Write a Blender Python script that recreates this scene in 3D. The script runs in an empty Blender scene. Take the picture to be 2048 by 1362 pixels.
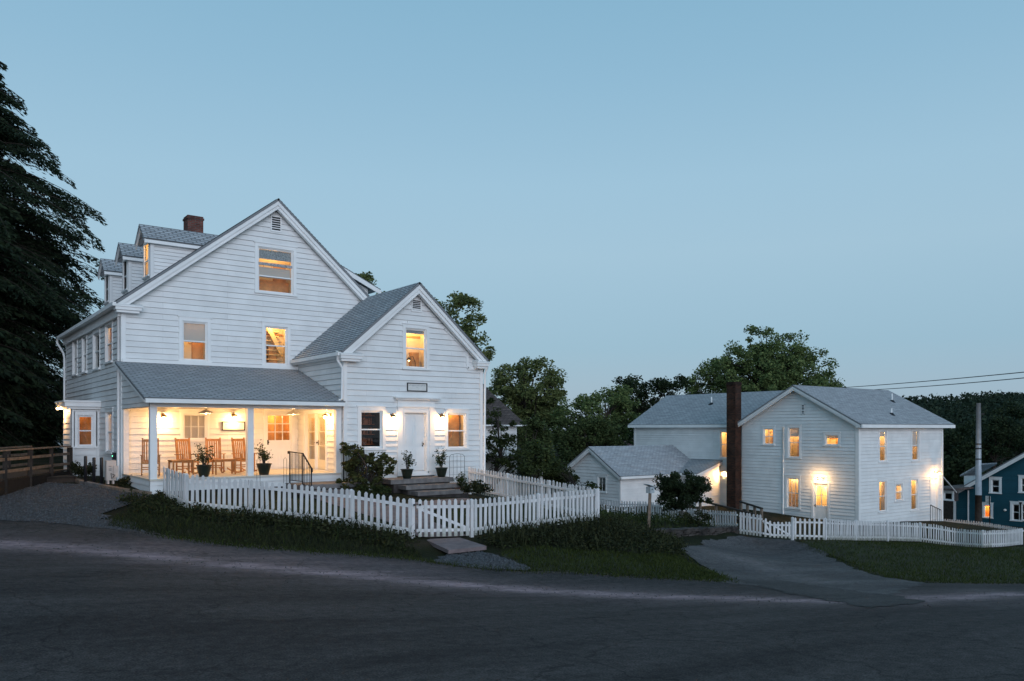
import bpy, math, random
import numpy as np
from mathutils import Vector, Matrix
from mathutils.geometry import delaunay_2d_cdt

# ---------------------------------------------------------------- camera, sky, light
scene = bpy.context.scene
COL = scene.collection
FPX, HZ, CXP = 1600.0, 858.0, 1024.0            # focal length, horizon row, centre column of the 2048 px photo
YAW = math.radians(37)
FW = np.array([math.sin(YAW), math.cos(YAW)]); RT = np.array([math.cos(YAW), -math.sin(YAW)])
cam = bpy.data.cameras.new('camera'); camo = bpy.data.objects.new('camera', cam); COL.objects.link(camo)
cam.sensor_width = 36; cam.lens = FPX / 2048 * 36; cam.shift_y = (HZ - 681) / 2048
cam.clip_start = 0.1; cam.clip_end = 3000
camo.location = (0, 0, 0); camo.rotation_euler = (math.radians(90), 0, -YAW)
scene.camera = camo

SUN_FROM = Vector((-0.27, -0.95, 0.17)).normalized()
sun = bpy.data.lights.new('evening_glow', 'SUN'); suno = bpy.data.objects.new('evening_glow', sun); COL.objects.link(suno)
sun.energy = 1.76; sun.angle = math.radians(50); sun.color = (.79, .84, 1.0)
suno.rotation_euler = SUN_FROM.to_track_quat('Z', 'Y').to_euler()

w = bpy.data.worlds.new('World'); scene.world = w; w.use_nodes = True
nt = w.node_tree; nt.nodes.clear()
out = nt.nodes.new('ShaderNodeOutputWorld'); bg = nt.nodes.new('ShaderNodeBackground')
tc = nt.nodes.new('ShaderNodeTexCoord'); sep = nt.nodes.new('ShaderNodeSeparateXYZ')
rmp = nt.nodes.new('ShaderNodeValToRGB')
sky = nt.nodes.new('ShaderNodeTexSky'); sky.sky_type = 'NISHITA'; sky.sun_disc = False
sky.sun_elevation = math.asin(SUN_FROM.z); sky.sun_rotation = math.atan2(SUN_FROM.x, SUN_FROM.y)
mul = nt.nodes.new('ShaderNodeMix'); mul.data_type = 'RGBA'; mul.blend_type = 'ADD'
SKYRAMP = [(0.0, (.315, .415, .525)), (.10, (.285, .452, .58)), (.21, (.338, .512, .638)), (.29, (.322, .512, .652)), (.40, (.262, .462, .618)), (.48, (.228, .432, .59)), (.7, (.17, .34, .48)), (1.0, (.13, .26, .39))]
rmp.color_ramp.elements[0].position = 0; rmp.color_ramp.elements[0].color = SKYRAMP[0][1] + (1,)
rmp.color_ramp.elements[1].position = 1; rmp.color_ramp.elements[1].color = SKYRAMP[-1][1] + (1,)
for p, c in SKYRAMP[1:-1]:
    e = rmp.color_ramp.elements.new(p); e.color = c + (1,)
nt.links.new(tc.outputs['Generated'], sep.inputs[0]); nt.links.new(sep.outputs['Z'], rmp.inputs[0])
mul.inputs[0].default_value = 0.012
nt.links.new(rmp.outputs[0], mul.inputs[6]); nt.links.new(sky.outputs[0], mul.inputs[7])
nt.links.new(mul.outputs[2], bg.inputs[0]); bg.inputs[1].default_value = 1.0
nt.links.new(bg.outputs[0], out.inputs[0])
vs = scene.view_settings; vs.view_transform = 'Standard'; vs.look = 'None'; vs.exposure = 0; vs.gamma = 1
cy = scene.cycles
cy.use_denoising = True; cy.max_bounces = 6; cy.diffuse_bounces = 3; cy.glossy_bounces = 2; cy.transparent_max_bounces = 8
cy.sample_clamp_indirect = 4; cy.caustics_reflective = False; cy.caustics_refractive = False
R = random.Random(7); NR = np.random.default_rng(7)

# ---------------------------------------------------------------- pixel rays, planes
def ray(px):
    k = (px - CXP) / FPX
    return FW + k * RT
def onY(px, py, Y):
    r = ray(px); D = Y / r[1]; return (r[0] * D, -(py - HZ) / FPX * D)
def onX(px, py, X):
    r = ray(px); D = X / r[0]; return (r[1] * D, -(py - HZ) / FPX * D)
def atD(px, py, D):
    r = ray(px) * D; return Vector((r[0], r[1], -(py - HZ) / FPX * D))

# ---------------------------------------------------------------- materials
MATS = {}
def mat(name, base, rough=0.6, var=0.0, vscale=3.0, bump=0.0, bscale=40.0, metal=0.0, spec=0.3, dirt=None, coords='Object'):
    if name in MATS: return MATS[name]
    m = bpy.data.materials.new(name); m.use_nodes = True; t = m.node_tree
    b = t.nodes['Principled BSDF']; b.inputs['Roughness'].default_value = rough; b.inputs['Metallic'].default_value = metal
    b.inputs['Specular IOR Level'].default_value = spec
    b.inputs['Base Color'].default_value = base + (1,)
    tcn = t.nodes.new('ShaderNodeTexCoord')
    if var:
        n = t.nodes.new('ShaderNodeTexNoise'); n.inputs['Scale'].default_value = vscale; n.inputs['Detail'].default_value = 6
        t.links.new(tcn.outputs[coords], n.inputs['Vector'])
        r = t.nodes.new('ShaderNodeValToRGB')
        r.color_ramp.elements[0].position = .3; r.color_ramp.elements[1].position = .7
        d = dirt or base
        r.color_ramp.elements[0].color = tuple(c * (1 - var) for c in d) + (1,)
        r.color_ramp.elements[1].color = tuple(min(1, c * (1 + var)) for c in base) + (1,)
        t.links.new(n.outputs[0], r.inputs[0]); t.links.new(r.outputs[0], b.inputs['Base Color'])
    if bump:
        n2 = t.nodes.new('ShaderNodeTexNoise'); n2.inputs['Scale'].default_value = bscale; n2.inputs['Detail'].default_value = 4
        t.links.new(tcn.outputs[coords], n2.inputs['Vector'])
        bp = t.nodes.new('ShaderNodeBump'); bp.inputs['Strength'].default_value = bump; bp.inputs['Distance'].default_value = .02
        t.links.new(n2.outputs[0], bp.inputs['Height']); t.links.new(bp.outputs[0], b.inputs['Normal'])
    MATS[name] = m; return m

def siding_mat(name, base, var=.05):
    """painted clapboard: every board a slightly different tone (from the board row in UV), weathered streaks"""
    m = bpy.data.materials.new(name); m.use_nodes = True; t = m.node_tree; b = t.nodes['Principled BSDF']
    b.inputs['Roughness'].default_value = .55; b.inputs['Specular IOR Level'].default_value = .3
    uv = t.nodes.new('ShaderNodeUVMap')
    br = t.nodes.new('ShaderNodeTexBrick'); br.offset = .37; br.inputs['Scale'].default_value = 1
    br.inputs['Brick Width'].default_value = 3.4; br.inputs['Row Height'].default_value = 1; br.inputs['Mortar Size'].default_value = .006; br.inputs['Mortar Smooth'].default_value = .3
    br.inputs['Mortar'].default_value = tuple(c * .80 for c in base) + (1,)
    br.inputs['Color1'].default_value = tuple(c * (1 - var) for c in base) + (1,); br.inputs['Color2'].default_value = tuple(c * (1 + var * .4) for c in base) + (1,)
    t.links.new(uv.outputs[0], br.inputs['Vector'])
    mp = t.nodes.new('ShaderNodeMapping'); mp.inputs['Scale'].default_value = (.7, .12, 1); t.links.new(uv.outputs[0], mp.inputs[0])
    n = t.nodes.new('ShaderNodeTexNoise'); n.inputs['Scale'].default_value = 2.2; n.inputs['Detail'].default_value = 8
    t.links.new(mp.outputs[0], n.inputs['Vector'])
    r = t.nodes.new('ShaderNodeMapRange'); r.inputs[1].default_value = .3; r.inputs[2].default_value = .7; r.inputs[3].default_value = .90; r.inputs[4].default_value = 1.03
    t.links.new(n.outputs[0], r.inputs[0])
    mx = t.nodes.new('ShaderNodeMix'); mx.data_type = 'RGBA'; mx.blend_type = 'MULTIPLY'; mx.inputs[0].default_value = 1
    t.links.new(br.outputs[0], mx.inputs[6]); t.links.new(r.outputs[0], mx.inputs[7]); t.links.new(mx.outputs[2], b.inputs['Base Color'])
    n2 = t.nodes.new('ShaderNodeTexNoise'); n2.inputs['Scale'].default_value = 14; t.links.new(mp.outputs[0], n2.inputs['Vector'])
    bp = t.nodes.new('ShaderNodeBump'); bp.inputs['Strength'].default_value = .25; bp.inputs['Distance'].default_value = .01
    t.links.new(n2.outputs[0], bp.inputs['Height']); t.links.new(bp.outputs[0], b.inputs['Normal'])
    MATS[name] = m; return m

def brick_mat(name, c1, c2, mortar, bw, rh, ms, off=.5, rough=.85, var=.35, nscale=1.5, bump=.4):
    m = bpy.data.materials.new(name); m.use_nodes = True; t = m.node_tree; b = t.nodes['Principled BSDF']
    b.inputs['Roughness'].default_value = rough; b.inputs['Specular IOR Level'].default_value = .2
    uv = t.nodes.new('ShaderNodeUVMap')
    br = t.nodes.new('ShaderNodeTexBrick'); br.offset = off; br.inputs['Scale'].default_value = 1
    br.inputs['Brick Width'].default_value = bw; br.inputs['Row Height'].default_value = rh; br.inputs['Mortar Size'].default_value = ms
    br.inputs['Color1'].default_value = c1 + (1,); br.inputs['Color2'].default_value = c2 + (1,); br.inputs['Mortar'].default_value = mortar + (1,)
    t.links.new(uv.outputs[0], br.inputs['Vector'])
    n = t.nodes.new('ShaderNodeTexNoise'); n.inputs['Scale'].default_value = nscale; n.inputs['Detail'].default_value = 7
    t.links.new(uv.outputs[0], n.inputs['Vector'])
    r = t.nodes.new('ShaderNodeMapRange'); r.inputs[1].default_value = .3; r.inputs[2].default_value = .7; r.inputs[3].default_value = 1 - var; r.inputs[4].default_value = 1 + var * .6
    t.links.new(n.outputs[0], r.inputs[0])
    mx = t.nodes.new('ShaderNodeMix'); mx.data_type = 'RGBA'; mx.blend_type = 'MULTIPLY'; mx.inputs[0].default_value = 1
    t.links.new(br.outputs[0], mx.inputs[6]); t.links.new(r.outputs[0], mx.inputs[7]); t.links.new(mx.outputs[2], b.inputs['Base Color'])
    bp = t.nodes.new('ShaderNodeBump'); bp.inputs['Strength'].default_value = bump; bp.inputs['Distance'].default_value = .01; bp.invert = True
    t.links.new(br.outputs['Fac'], bp.inputs['Height']); t.links.new(bp.outputs[0], b.inputs['Normal'])
    MATS[name] = m; return m

def leaf_mat(name, c_dark, c_light, trans=.25):
    m = bpy.data.materials.new(name); m.use_nodes = True; t = m.node_tree; t.nodes.clear()
    o = t.nodes.new('ShaderNodeOutputMaterial'); g = t.nodes.new('ShaderNodeNewGeometry')
    r = t.nodes.new('ShaderNodeValToRGB'); r.color_ramp.elements[0].color = c_dark + (1,); r.color_ramp.elements[1].color = c_light + (1,)
    t.links.new(g.outputs['Random Per Island'], r.inputs[0])
    d = t.nodes.new('ShaderNodeBsdfPrincipled'); d.inputs['Roughness'].default_value = .7; d.inputs['Specular IOR Level'].default_value = .1
    tr = t.nodes.new('ShaderNodeBsdfTranslucent'); mx = t.nodes.new('ShaderNodeMixShader'); mx.inputs[0].default_value = trans
    t.links.new(r.outputs[0], d.inputs['Base Color']); t.links.new(r.outputs[0], tr.inputs[0])
    t.links.new(d.outputs[0], mx.inputs[1]); t.links.new(tr.outputs[0], mx.inputs[2]); t.links.new(mx.outputs[0], o.inputs[0])
    MATS[name] = m; return m

def emit_mat(name, col, s):
    m = bpy.data.materials.new(name); m.use_nodes = True; b = m.node_tree.nodes['Principled BSDF']
    b.inputs['Base Color'].default_value = (.8, .7, .5, 1); b.inputs['Emission Color'].default_value = col + (1,); b.inputs['Emission Strength'].default_value = s
    MATS[name] = m; return m

def glass_mat():
    m = bpy.data.materials.new('window_glass'); m.use_nodes = True; t = m.node_tree; t.nodes.clear()
    o = t.nodes.new('ShaderNodeOutputMaterial'); tr = t.nodes.new('ShaderNodeBsdfTransparent'); gl = t.nodes.new('ShaderNodeBsdfGlossy')
    gl.inputs['Roughness'].default_value = .02; tr.inputs[0].default_value = (.9, .92, .9, 1)
    fr = t.nodes.new('ShaderNodeFresnel'); fr.inputs[0].default_value = 1.52
    n = t.nodes.new('ShaderNodeTexNoise'); n.inputs['Scale'].default_value = 2.5
    tcn = t.nodes.new('ShaderNodeTexCoord'); t.links.new(tcn.outputs['Object'], n.inputs['Vector'])
    bp = t.nodes.new('ShaderNodeBump'); bp.inputs['Strength'].default_value = .15; bp.inputs['Distance'].default_value = .02
    t.links.new(n.outputs[0], bp.inputs['Height']); t.links.new(bp.outputs[0], gl.inputs['Normal'])
    mx = t.nodes.new('ShaderNodeMixShader'); ml = t.nodes.new('ShaderNodeMath'); ml.operation = 'MULTIPLY'; ml.inputs[1].default_value = 1.1
    mn = t.nodes.new('ShaderNodeMath'); mn.operation = 'MINIMUM'; mn.inputs[1].default_value = .16; t.links.new(fr.outputs[0], ml.inputs[0]); t.links.new(ml.outputs[0], mn.inputs[0]); t.links.new(mn.outputs[0], mx.inputs[0])
    t.links.new(tr.outputs[0], mx.inputs[1]); t.links.new(gl.outputs[0], mx.inputs[2]); t.links.new(mx.outputs[0], o.inputs[0])
    MATS['window_glass'] = m; return m

SIDING = siding_mat('white_clapboard', (.80, .80, .79))
TRIM = mat('white_trim_paint', (.82, .82, .81), .5, .05, 2.0, .1, 30)
SHINGLE = brick_mat('grey_shingles', (.37, .39, .41), (.50, .52, .54), (.22, .23, .24), .30, 1.0, .03, .5, .9, .22, 1.2, .5)
SHINGLE_L = brick_mat('pale_grey_shingles', (.38, .39, .41), (.52, .53, .55), (.24, .25, .26), .30, 1.0, .018, .5, .9, .18, .9, .5)
SHINGLE_B = brick_mat('brown_shingles', (.10, .08, .075), (.15, .12, .11), (.05, .04, .04), .30, 1.0, .02, .5, .9, .3, 1.0, .5)
BRICK = brick_mat('red_brick', (.12, .04, .032), (.20, .065, .048), (.13, .11, .10), .21, .073, .012, .5, .9, .55, 2.2, .7)
BRICK_D = brick_mat('dark_red_brick', (.034, .018, .011), (.10, .038, .020), (.034, .03, .03), .21, .073, .011, .5, .9, .7, 1.2, .7)  # darker, more mottled brick for the guest house chimney
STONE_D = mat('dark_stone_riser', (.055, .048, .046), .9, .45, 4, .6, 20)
STONE = mat('bluestone', (.17, .155, .15), .8, .35, 4, .5, 25)
SLAB = mat('pink_bluestone', (.19, .145, .145), .75, .25, 5, .3, 20)
FOUND = mat('grey_foundation', (.2, .2, .2), .9, .3, 3, .3, 20)
IRON = mat('black_iron', (.012, .012, .013), .5)
FRAMEBLK = mat('black_frame', (.015, .015, .018), .4)
WOODCH = mat('orange_brown_wood', (.40, .18, .062), .45, .3, 8, .1, 60)
WOODGR = mat('weathered_wood', (.19, .14, .105), .8, .35, 6, .4, 40)
WOODDK = mat('dark_timber', (.036, .028, .023), .85, .35, 6, .4, 40)
FLOORP = mat('cream_floor_paint', (.62, .58, .50), .45, .12, 3)
POTG = mat('green_glazed_pot', (.014, .020, .014), .35, .3, 6)
POTT = mat('dark_terracotta', (.14, .07, .05), .7, .3, 6)
SOIL = mat('soil', (.025, .02, .016), .95, .4, 8)
GLASS = glass_mat()
ROOM_W = mat('warm_room_wall', (.72, .60, .42), .8, .06, 2)
ROOM_O = mat('wood_room_wall', (.50, .26, .10), .6, .3, 4)
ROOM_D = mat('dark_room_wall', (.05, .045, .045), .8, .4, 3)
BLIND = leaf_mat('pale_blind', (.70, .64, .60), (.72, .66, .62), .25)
CURT = leaf_mat('lace_curtain', (.60, .56, .52), (.72, .68, .64), .7)
BULB = emit_mat('lamp_bulb', (1.0, .72, .38), 30)
BULBS = emit_mat('soft_bulb', (1.0, .70, .36), 7)
BRASS = mat('aged_brass', (.25, .16, .07), .35, metal=.8)
SHADEW = mat('white_enamel', (.75, .72, .66), .35)
SIGNW = mat('cream_sign_board', (.68, .67, .64), .5, .05, 6)
SIGNT = mat('faded_sign_lettering', (.42, .43, .44), .6)
METALP = mat('galvanised_pole', (.36, .40, .44), .45, .15, 3, metal=.3)
BLUES = siding_mat('blue_clapboard', (.011, .078, .108), .08)
BARK = mat('bark', (.045, .036, .03), .95, .4, 5, .6, 12)
L_MAPLE = leaf_mat('maple_leaves', (.06, .085, .032), (.19, .215, .08))
L_DARK = leaf_mat('dark_leaves', (.012, .021, .011), (.038, .055, .024))
L_MID = leaf_mat('mid_green_leaves', (.055, .092, .035), (.18, .225, .08))
L_HEM = leaf_mat('hemlock_needles', (.010, .018, .012), (.034, .052, .026), .15)
L_HILL = leaf_mat('hill_leaves', (.014, .026, .018), (.034, .052, .030), .1)
L_SHRUB = leaf_mat('shrub_leaves', (.018, .030, .012), (.055, .070, .022))
L_POT = leaf_mat('citrus_leaves', (.012, .025, .008), (.05, .07, .02))
L_GRASS = leaf_mat('grass_blades', (.024, .034, .009), (.066, .082, .020))
L_BED = leaf_mat('bed_leaves', (.012, .016, .008), (.055, .060, .026))

# ---------------------------------------------------------------- mesh builder
OFF = {}
class MB:
    def __init__(s): s.v = []; s.f = []; s.uv = []
    def quad(s, a, b, c, d, uv=None):
        i = len(s.v); s.v += [tuple(a), tuple(b), tuple(c), tuple(d)]; s.f.append((i, i + 1, i + 2, i + 3))
        s.uv += uv if uv else [(0, 0)] * 4
    def poly(s, pts):
        i = len(s.v); s.v += [tuple(p) for p in pts]; s.f.append(tuple(range(i, i + len(pts)))); s.uv += [(p[0] + p[1], p[2]) for p in pts]
    def box8(s, c):
        """c: function (i,j,k)->point for 0/1 corners"""
        P = {(i, j, k): Vector(c(i, j, k)) for i in (0, 1) for j in (0, 1) for k in (0, 1)}
        for q in (((0,0,0),(1,0,0),(1,0,1),(0,0,1)), ((1,1,0),(0,1,0),(0,1,1),(1,1,1)), ((0,1,0),(0,0,0),(0,0,1),(0,1,1)),
                  ((1,0,0),(1,1,0),(1,1,1),(1,0,1)), ((0,0,1),(1,0,1),(1,1,1),(0,1,1)), ((0,1,0),(1,1,0),(1,0,0),(0,0,0))):
            p = [P[x] for x in q]; lu = (p[1] - p[0]).length; lv = (p[3] - p[0]).length
            s.quad(*p, uv=[(0, 0), (lu, 0), (lu, lv), (0, lv)])
    def box(s, x0, x1, y0, y1, z0, z1):
        s.box8(lambda i, j, k: ((x0, x1)[i], (y0, y1)[j], (z0, z1)[k]))
    def bar(s, a, b, wd, ht, up=(0, 0, 1)):
        a = Vector(a); b = Vector(b); d = (b - a).normalized(); up = Vector(up)
        sd = d.cross(up)
        if sd.length < 1e-4: sd = d.cross(Vector((0, 1, 0)))
        sd.normalize(); u = sd.cross(d).normalized()
        s.box8(lambda i, j, k: (b if i else a) + sd * (wd / 2 * (1 if j else -1)) + u * (ht / 2 * (1 if k else -1)))
    def fbox(s, F, s0, s1, t0, t1, d0, d1):
        s.box8(lambda i, j, k: F((s0, s1)[i], (t0, t1)[k], (d1, d0)[j]))
    def ring(s, F, s0, s1, t0, t1, wd, d0, d1, top=None, bot=None):
        tp = wd if top is None else top; bo = wd if bot is None else bot
        s.fbox(F, s0 - wd, s0, t0 - bo, t1 + tp, d0, d1); s.fbox(F, s1, s1 + wd, t0 - bo, t1 + tp, d0, d1)
        s.fbox(F, s0, s1, t1, t1 + tp, d0, d1); s.fbox(F, s0, s1, t0 - bo, t0, d0, d1)
    def tube(s, pts, rad, n=8, cap=True):
        pts = [Vector(p) for p in pts]; m = len(pts)
        if not hasattr(rad, '__len__'): rad = [rad] * m
        base = len(s.v); ref = None
        for i, p in enumerate(pts):
            d = (pts[min(i + 1, m - 1)] - pts[max(i - 1, 0)]).normalized()
            if ref is None: ref = d.orthogonal().normalized()
            ref = (ref - d * ref.dot(d)); ref = ref.normalized() if ref.length > 1e-5 else d.orthogonal().normalized()
            b2 = d.cross(ref)
            for k in range(n):
                a = 2 * math.pi * k / n; s.v.append(tuple(p + (ref * math.cos(a) + b2 * math.sin(a)) * rad[i]))
        for i in range(m - 1):
            for k in range(n):
                a = base + i * n + k; b = base + i * n + (k + 1) % n
                s.f.append((a, b, b + n, a + n)); s.uv += [(k / n, i), ((k + 1) / n, i), ((k + 1) / n, i + 1), (k / n, i + 1)]
        if cap:
            s.f.append(tuple(base + k for k in range(n))); s.uv += [(0, 0)] * n
            s.f.append(tuple(base + (m - 1) * n + k for k in reversed(range(n)))); s.uv += [(0, 0)] * n
    def lathe(s, prof, c=(0, 0, 0), n=20):
        base = len(s.v)
        for r, z in prof:
            for k in range(n):
                a = 2 * math.pi * k / n; s.v.append((c[0] + r * math.cos(a), c[1] + r * math.sin(a), c[2] + z))
        for i in range(len(prof) - 1):
            for k in range(n):
                a = base + i * n + k; b = base + i * n + (k + 1) % n
                s.f.append((a, b, b + n, a + n)); s.uv += [(0, 0)] * 4
    def build(s, name, m, parent=None, smooth=False, off=None):
        o = off if off is not None else (OFF.get(parent.name, Vector((0, 0, 0))) if parent else Vector((0, 0, 0)))
        me = bpy.data.meshes.new(name)
        me.from_pydata([(x - o[0], y - o[1], z - o[2]) for x, y, z in s.v], [], s.f)
        ul = me.uv_layers.new(name='UVMap'); ul.data.foreach_set('uv', np.array(s.uv, dtype=np.float32).ravel())
        if smooth: me.polygons.foreach_set('use_smooth', [True] * len(me.polygons))
        me.materials.append(m)
        ob = bpy.data.objects.new(name, me); COL.objects.link(ob)
        if parent: ob.parent = parent; OFF[ob.name] = Vector(o)
        elif off is not None: ob.location = off
        return ob

def tag(o, label, cat, group=None, kind=None):
    if label: o['label'] = label
    if cat: o['category'] = cat
    if group: o['group'] = group
    if kind: o['kind'] = kind
    return o
def thing(name, loc, label, cat, group=None, rz=0):
    o = bpy.data.objects.new(name, None); COL.objects.link(o); o.location = loc; o.rotation_euler = (0, 0, rz)
    o.empty_display_size = .3; OFF[o.name] = Vector(loc); return tag(o, label, cat, group)
def local(o): OFF[o.name] = Vector((0, 0, 0)); return o
def structure(o): o['kind'] = 'structure'; return o
def dup(root, loc, rz=0, label=None, sc=None):
    def cp(o, par):
        c = o.copy(); COL.objects.link(c); c.parent = par
        for ch in KIDS.get(o.name, []): cp(ch, c)
        return c
    r = cp(root, None); r.location = loc; r.rotation_euler = (0, 0, rz)
    if sc: r.scale = (sc, sc, sc)
    if label: r['label'] = label
    return r
KIDS = {}
def kids():
    KIDS.clear()
    for o in COL.objects:
        if o.parent: KIDS.setdefault(o.parent.name, []).append(o)

class Frame:
    """wall or roof plane: s along, t up the plane, d outward"""
    def __init__(f, O, S, T, N): f.O = Vector(O); f.S = Vector(S).normalized(); f.T = Vector(T).normalized(); f.N = Vector(N).normalized()
    def __call__(f, s, t, d=0): return f.O + f.S * s + f.T * t + f.N * d
def wallY(Y): F = Frame((0, Y, 0), (1, 0, 0), (0, 0, 1), (0, -1, 0)); F.px = lambda x, y: onY(x, y, Y); return F
def wallX(X): F = Frame((X, 0, 0), (0, 1, 0), (0, 0, 1), (-1, 0, 0)); F.px = lambda x, y: onX(x, y, X); return F

def boards(mb, F, poly, holes, t0, expo, thick=.02, base=.004, groove=.011):
    """clapboards or shingle courses: stepped strips clipped to a convex outline and round openings"""
    thick0 = thick; n = len(poly); tmin = min(p[1] for p in poly); tmax = max(p[1] for p in poly)
    def span(t):
        xs = []
        for i in range(n):
            (a, ta), (b, tb) = poly[i], poly[(i + 1) % n]
            if abs(tb - ta) < 1e-9:
                if abs(t - ta) < 1e-6: xs += [a, b]
            elif min(ta, tb) - 1e-7 <= t <= max(ta, tb) + 1e-7: xs.append(a + (b - a) * (t - ta) / (tb - ta))
        return (min(xs), max(xs)) if xs else None
    k0 = math.floor((tmin - t0) / expo); k = k0
    brk = [p[1] for p in poly] + [h[2] for h in holes] + [h[3] for h in holes]
    while t0 + k * expo < tmax:
        r0 = t0 + k * expo; r1 = r0 + expo; k += 1; thick = thick0 * (R.uniform(.72, 1.3) if groove else 1)
        a0, a1 = max(r0, tmin), min(r1, tmax)
        ts = sorted({a0, a1} | {b for b in brk if a0 + 1e-4 < b < a1 - 1e-4})
        for ta, tb in zip(ts, ts[1:]):
            if tb - ta < 1e-5: continue
            sa, sb = span(ta + 1e-6), span(tb - 1e-6)
            if not sa or not sb: continue
            mid = (ta + tb) / 2; hs = sorted((h[0], h[1]) for h in holes if h[2] - 1e-6 < mid < h[3] + 1e-6)
            segs = []; L = ('p', 0)
            for h in hs: segs.append((L, h[0])); L = ('h', h[1])
            segs.append((L, None))
            da = base + thick * (1 - (ta - r0) / expo); db = base + thick * (1 - (tb - r0) / expo)
            for (kind, lv), rv in segs:
                la, lb = (sa[0], sb[0]) if kind == 'p' else (max(lv, sa[0]), max(lv, sb[0]))
                ra, rb = (sa[1], sb[1]) if rv is None else (min(rv, sa[1]), min(rv, sb[1]))
                if ra - la < 1e-4 and rb - lb < 1e-4: continue
                ra = max(ra, la); rb = max(rb, lb)
                gv = groove if (groove and abs(tb - r1) < 1e-6 and tb - ta > groove * 1.5) else 0
                tc_ = tb - gv; f = (tc_ - ta) / (tb - ta); lc, rc, dc = la + (lb - la) * f, ra + (rb - ra) * f, da + (db - da) * f
                v0, v1, v2 = (ta - t0) / expo, (tc_ - t0) / expo, (tb - t0) / expo
                mb.quad(F(la, ta, da), F(ra, ta, da), F(rc, tc_, dc), F(lc, tc_, dc), [(la, v0), (ra, v0), (rc, v1), (lc, v1)])
                if gv:
                    mb.quad(F(lc, tc_, dc), F(rc, tc_, dc), F(rc, tc_, dc - .022), F(lc, tc_, dc - .022), [(lc, v1), (rc, v1), (rc, v1), (lc, v1)])
                    mb.quad(F(lc, tc_, dc - .022), F(rc, tc_, dc - .022), F(rb, tb, dc - .022), F(lb, tb, dc - .022), [(lc, v1), (rc, v1), (rb, v2 - .001), (lb, v2 - .001)])
                if abs(ta - r0) < 1e-6:
                    mb.quad(F(la, ta, -.02), F(ra, ta, -.02), F(ra, ta, da), F(la, ta, da), [(la, v0)] * 4)

def point(loc, power, col=(1, .55, .215), r=.06, name='lamp_light', parent=None):
    l = bpy.data.lights.new(name, 'POINT'); l.energy = power * (LK_ROOM if col[2] < .25 else LK_LAMP); l.color = col; l.shadow_soft_size = r
    o = bpy.data.objects.new(name, l); COL.objects.link(o); o.location = loc
    return o

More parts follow.
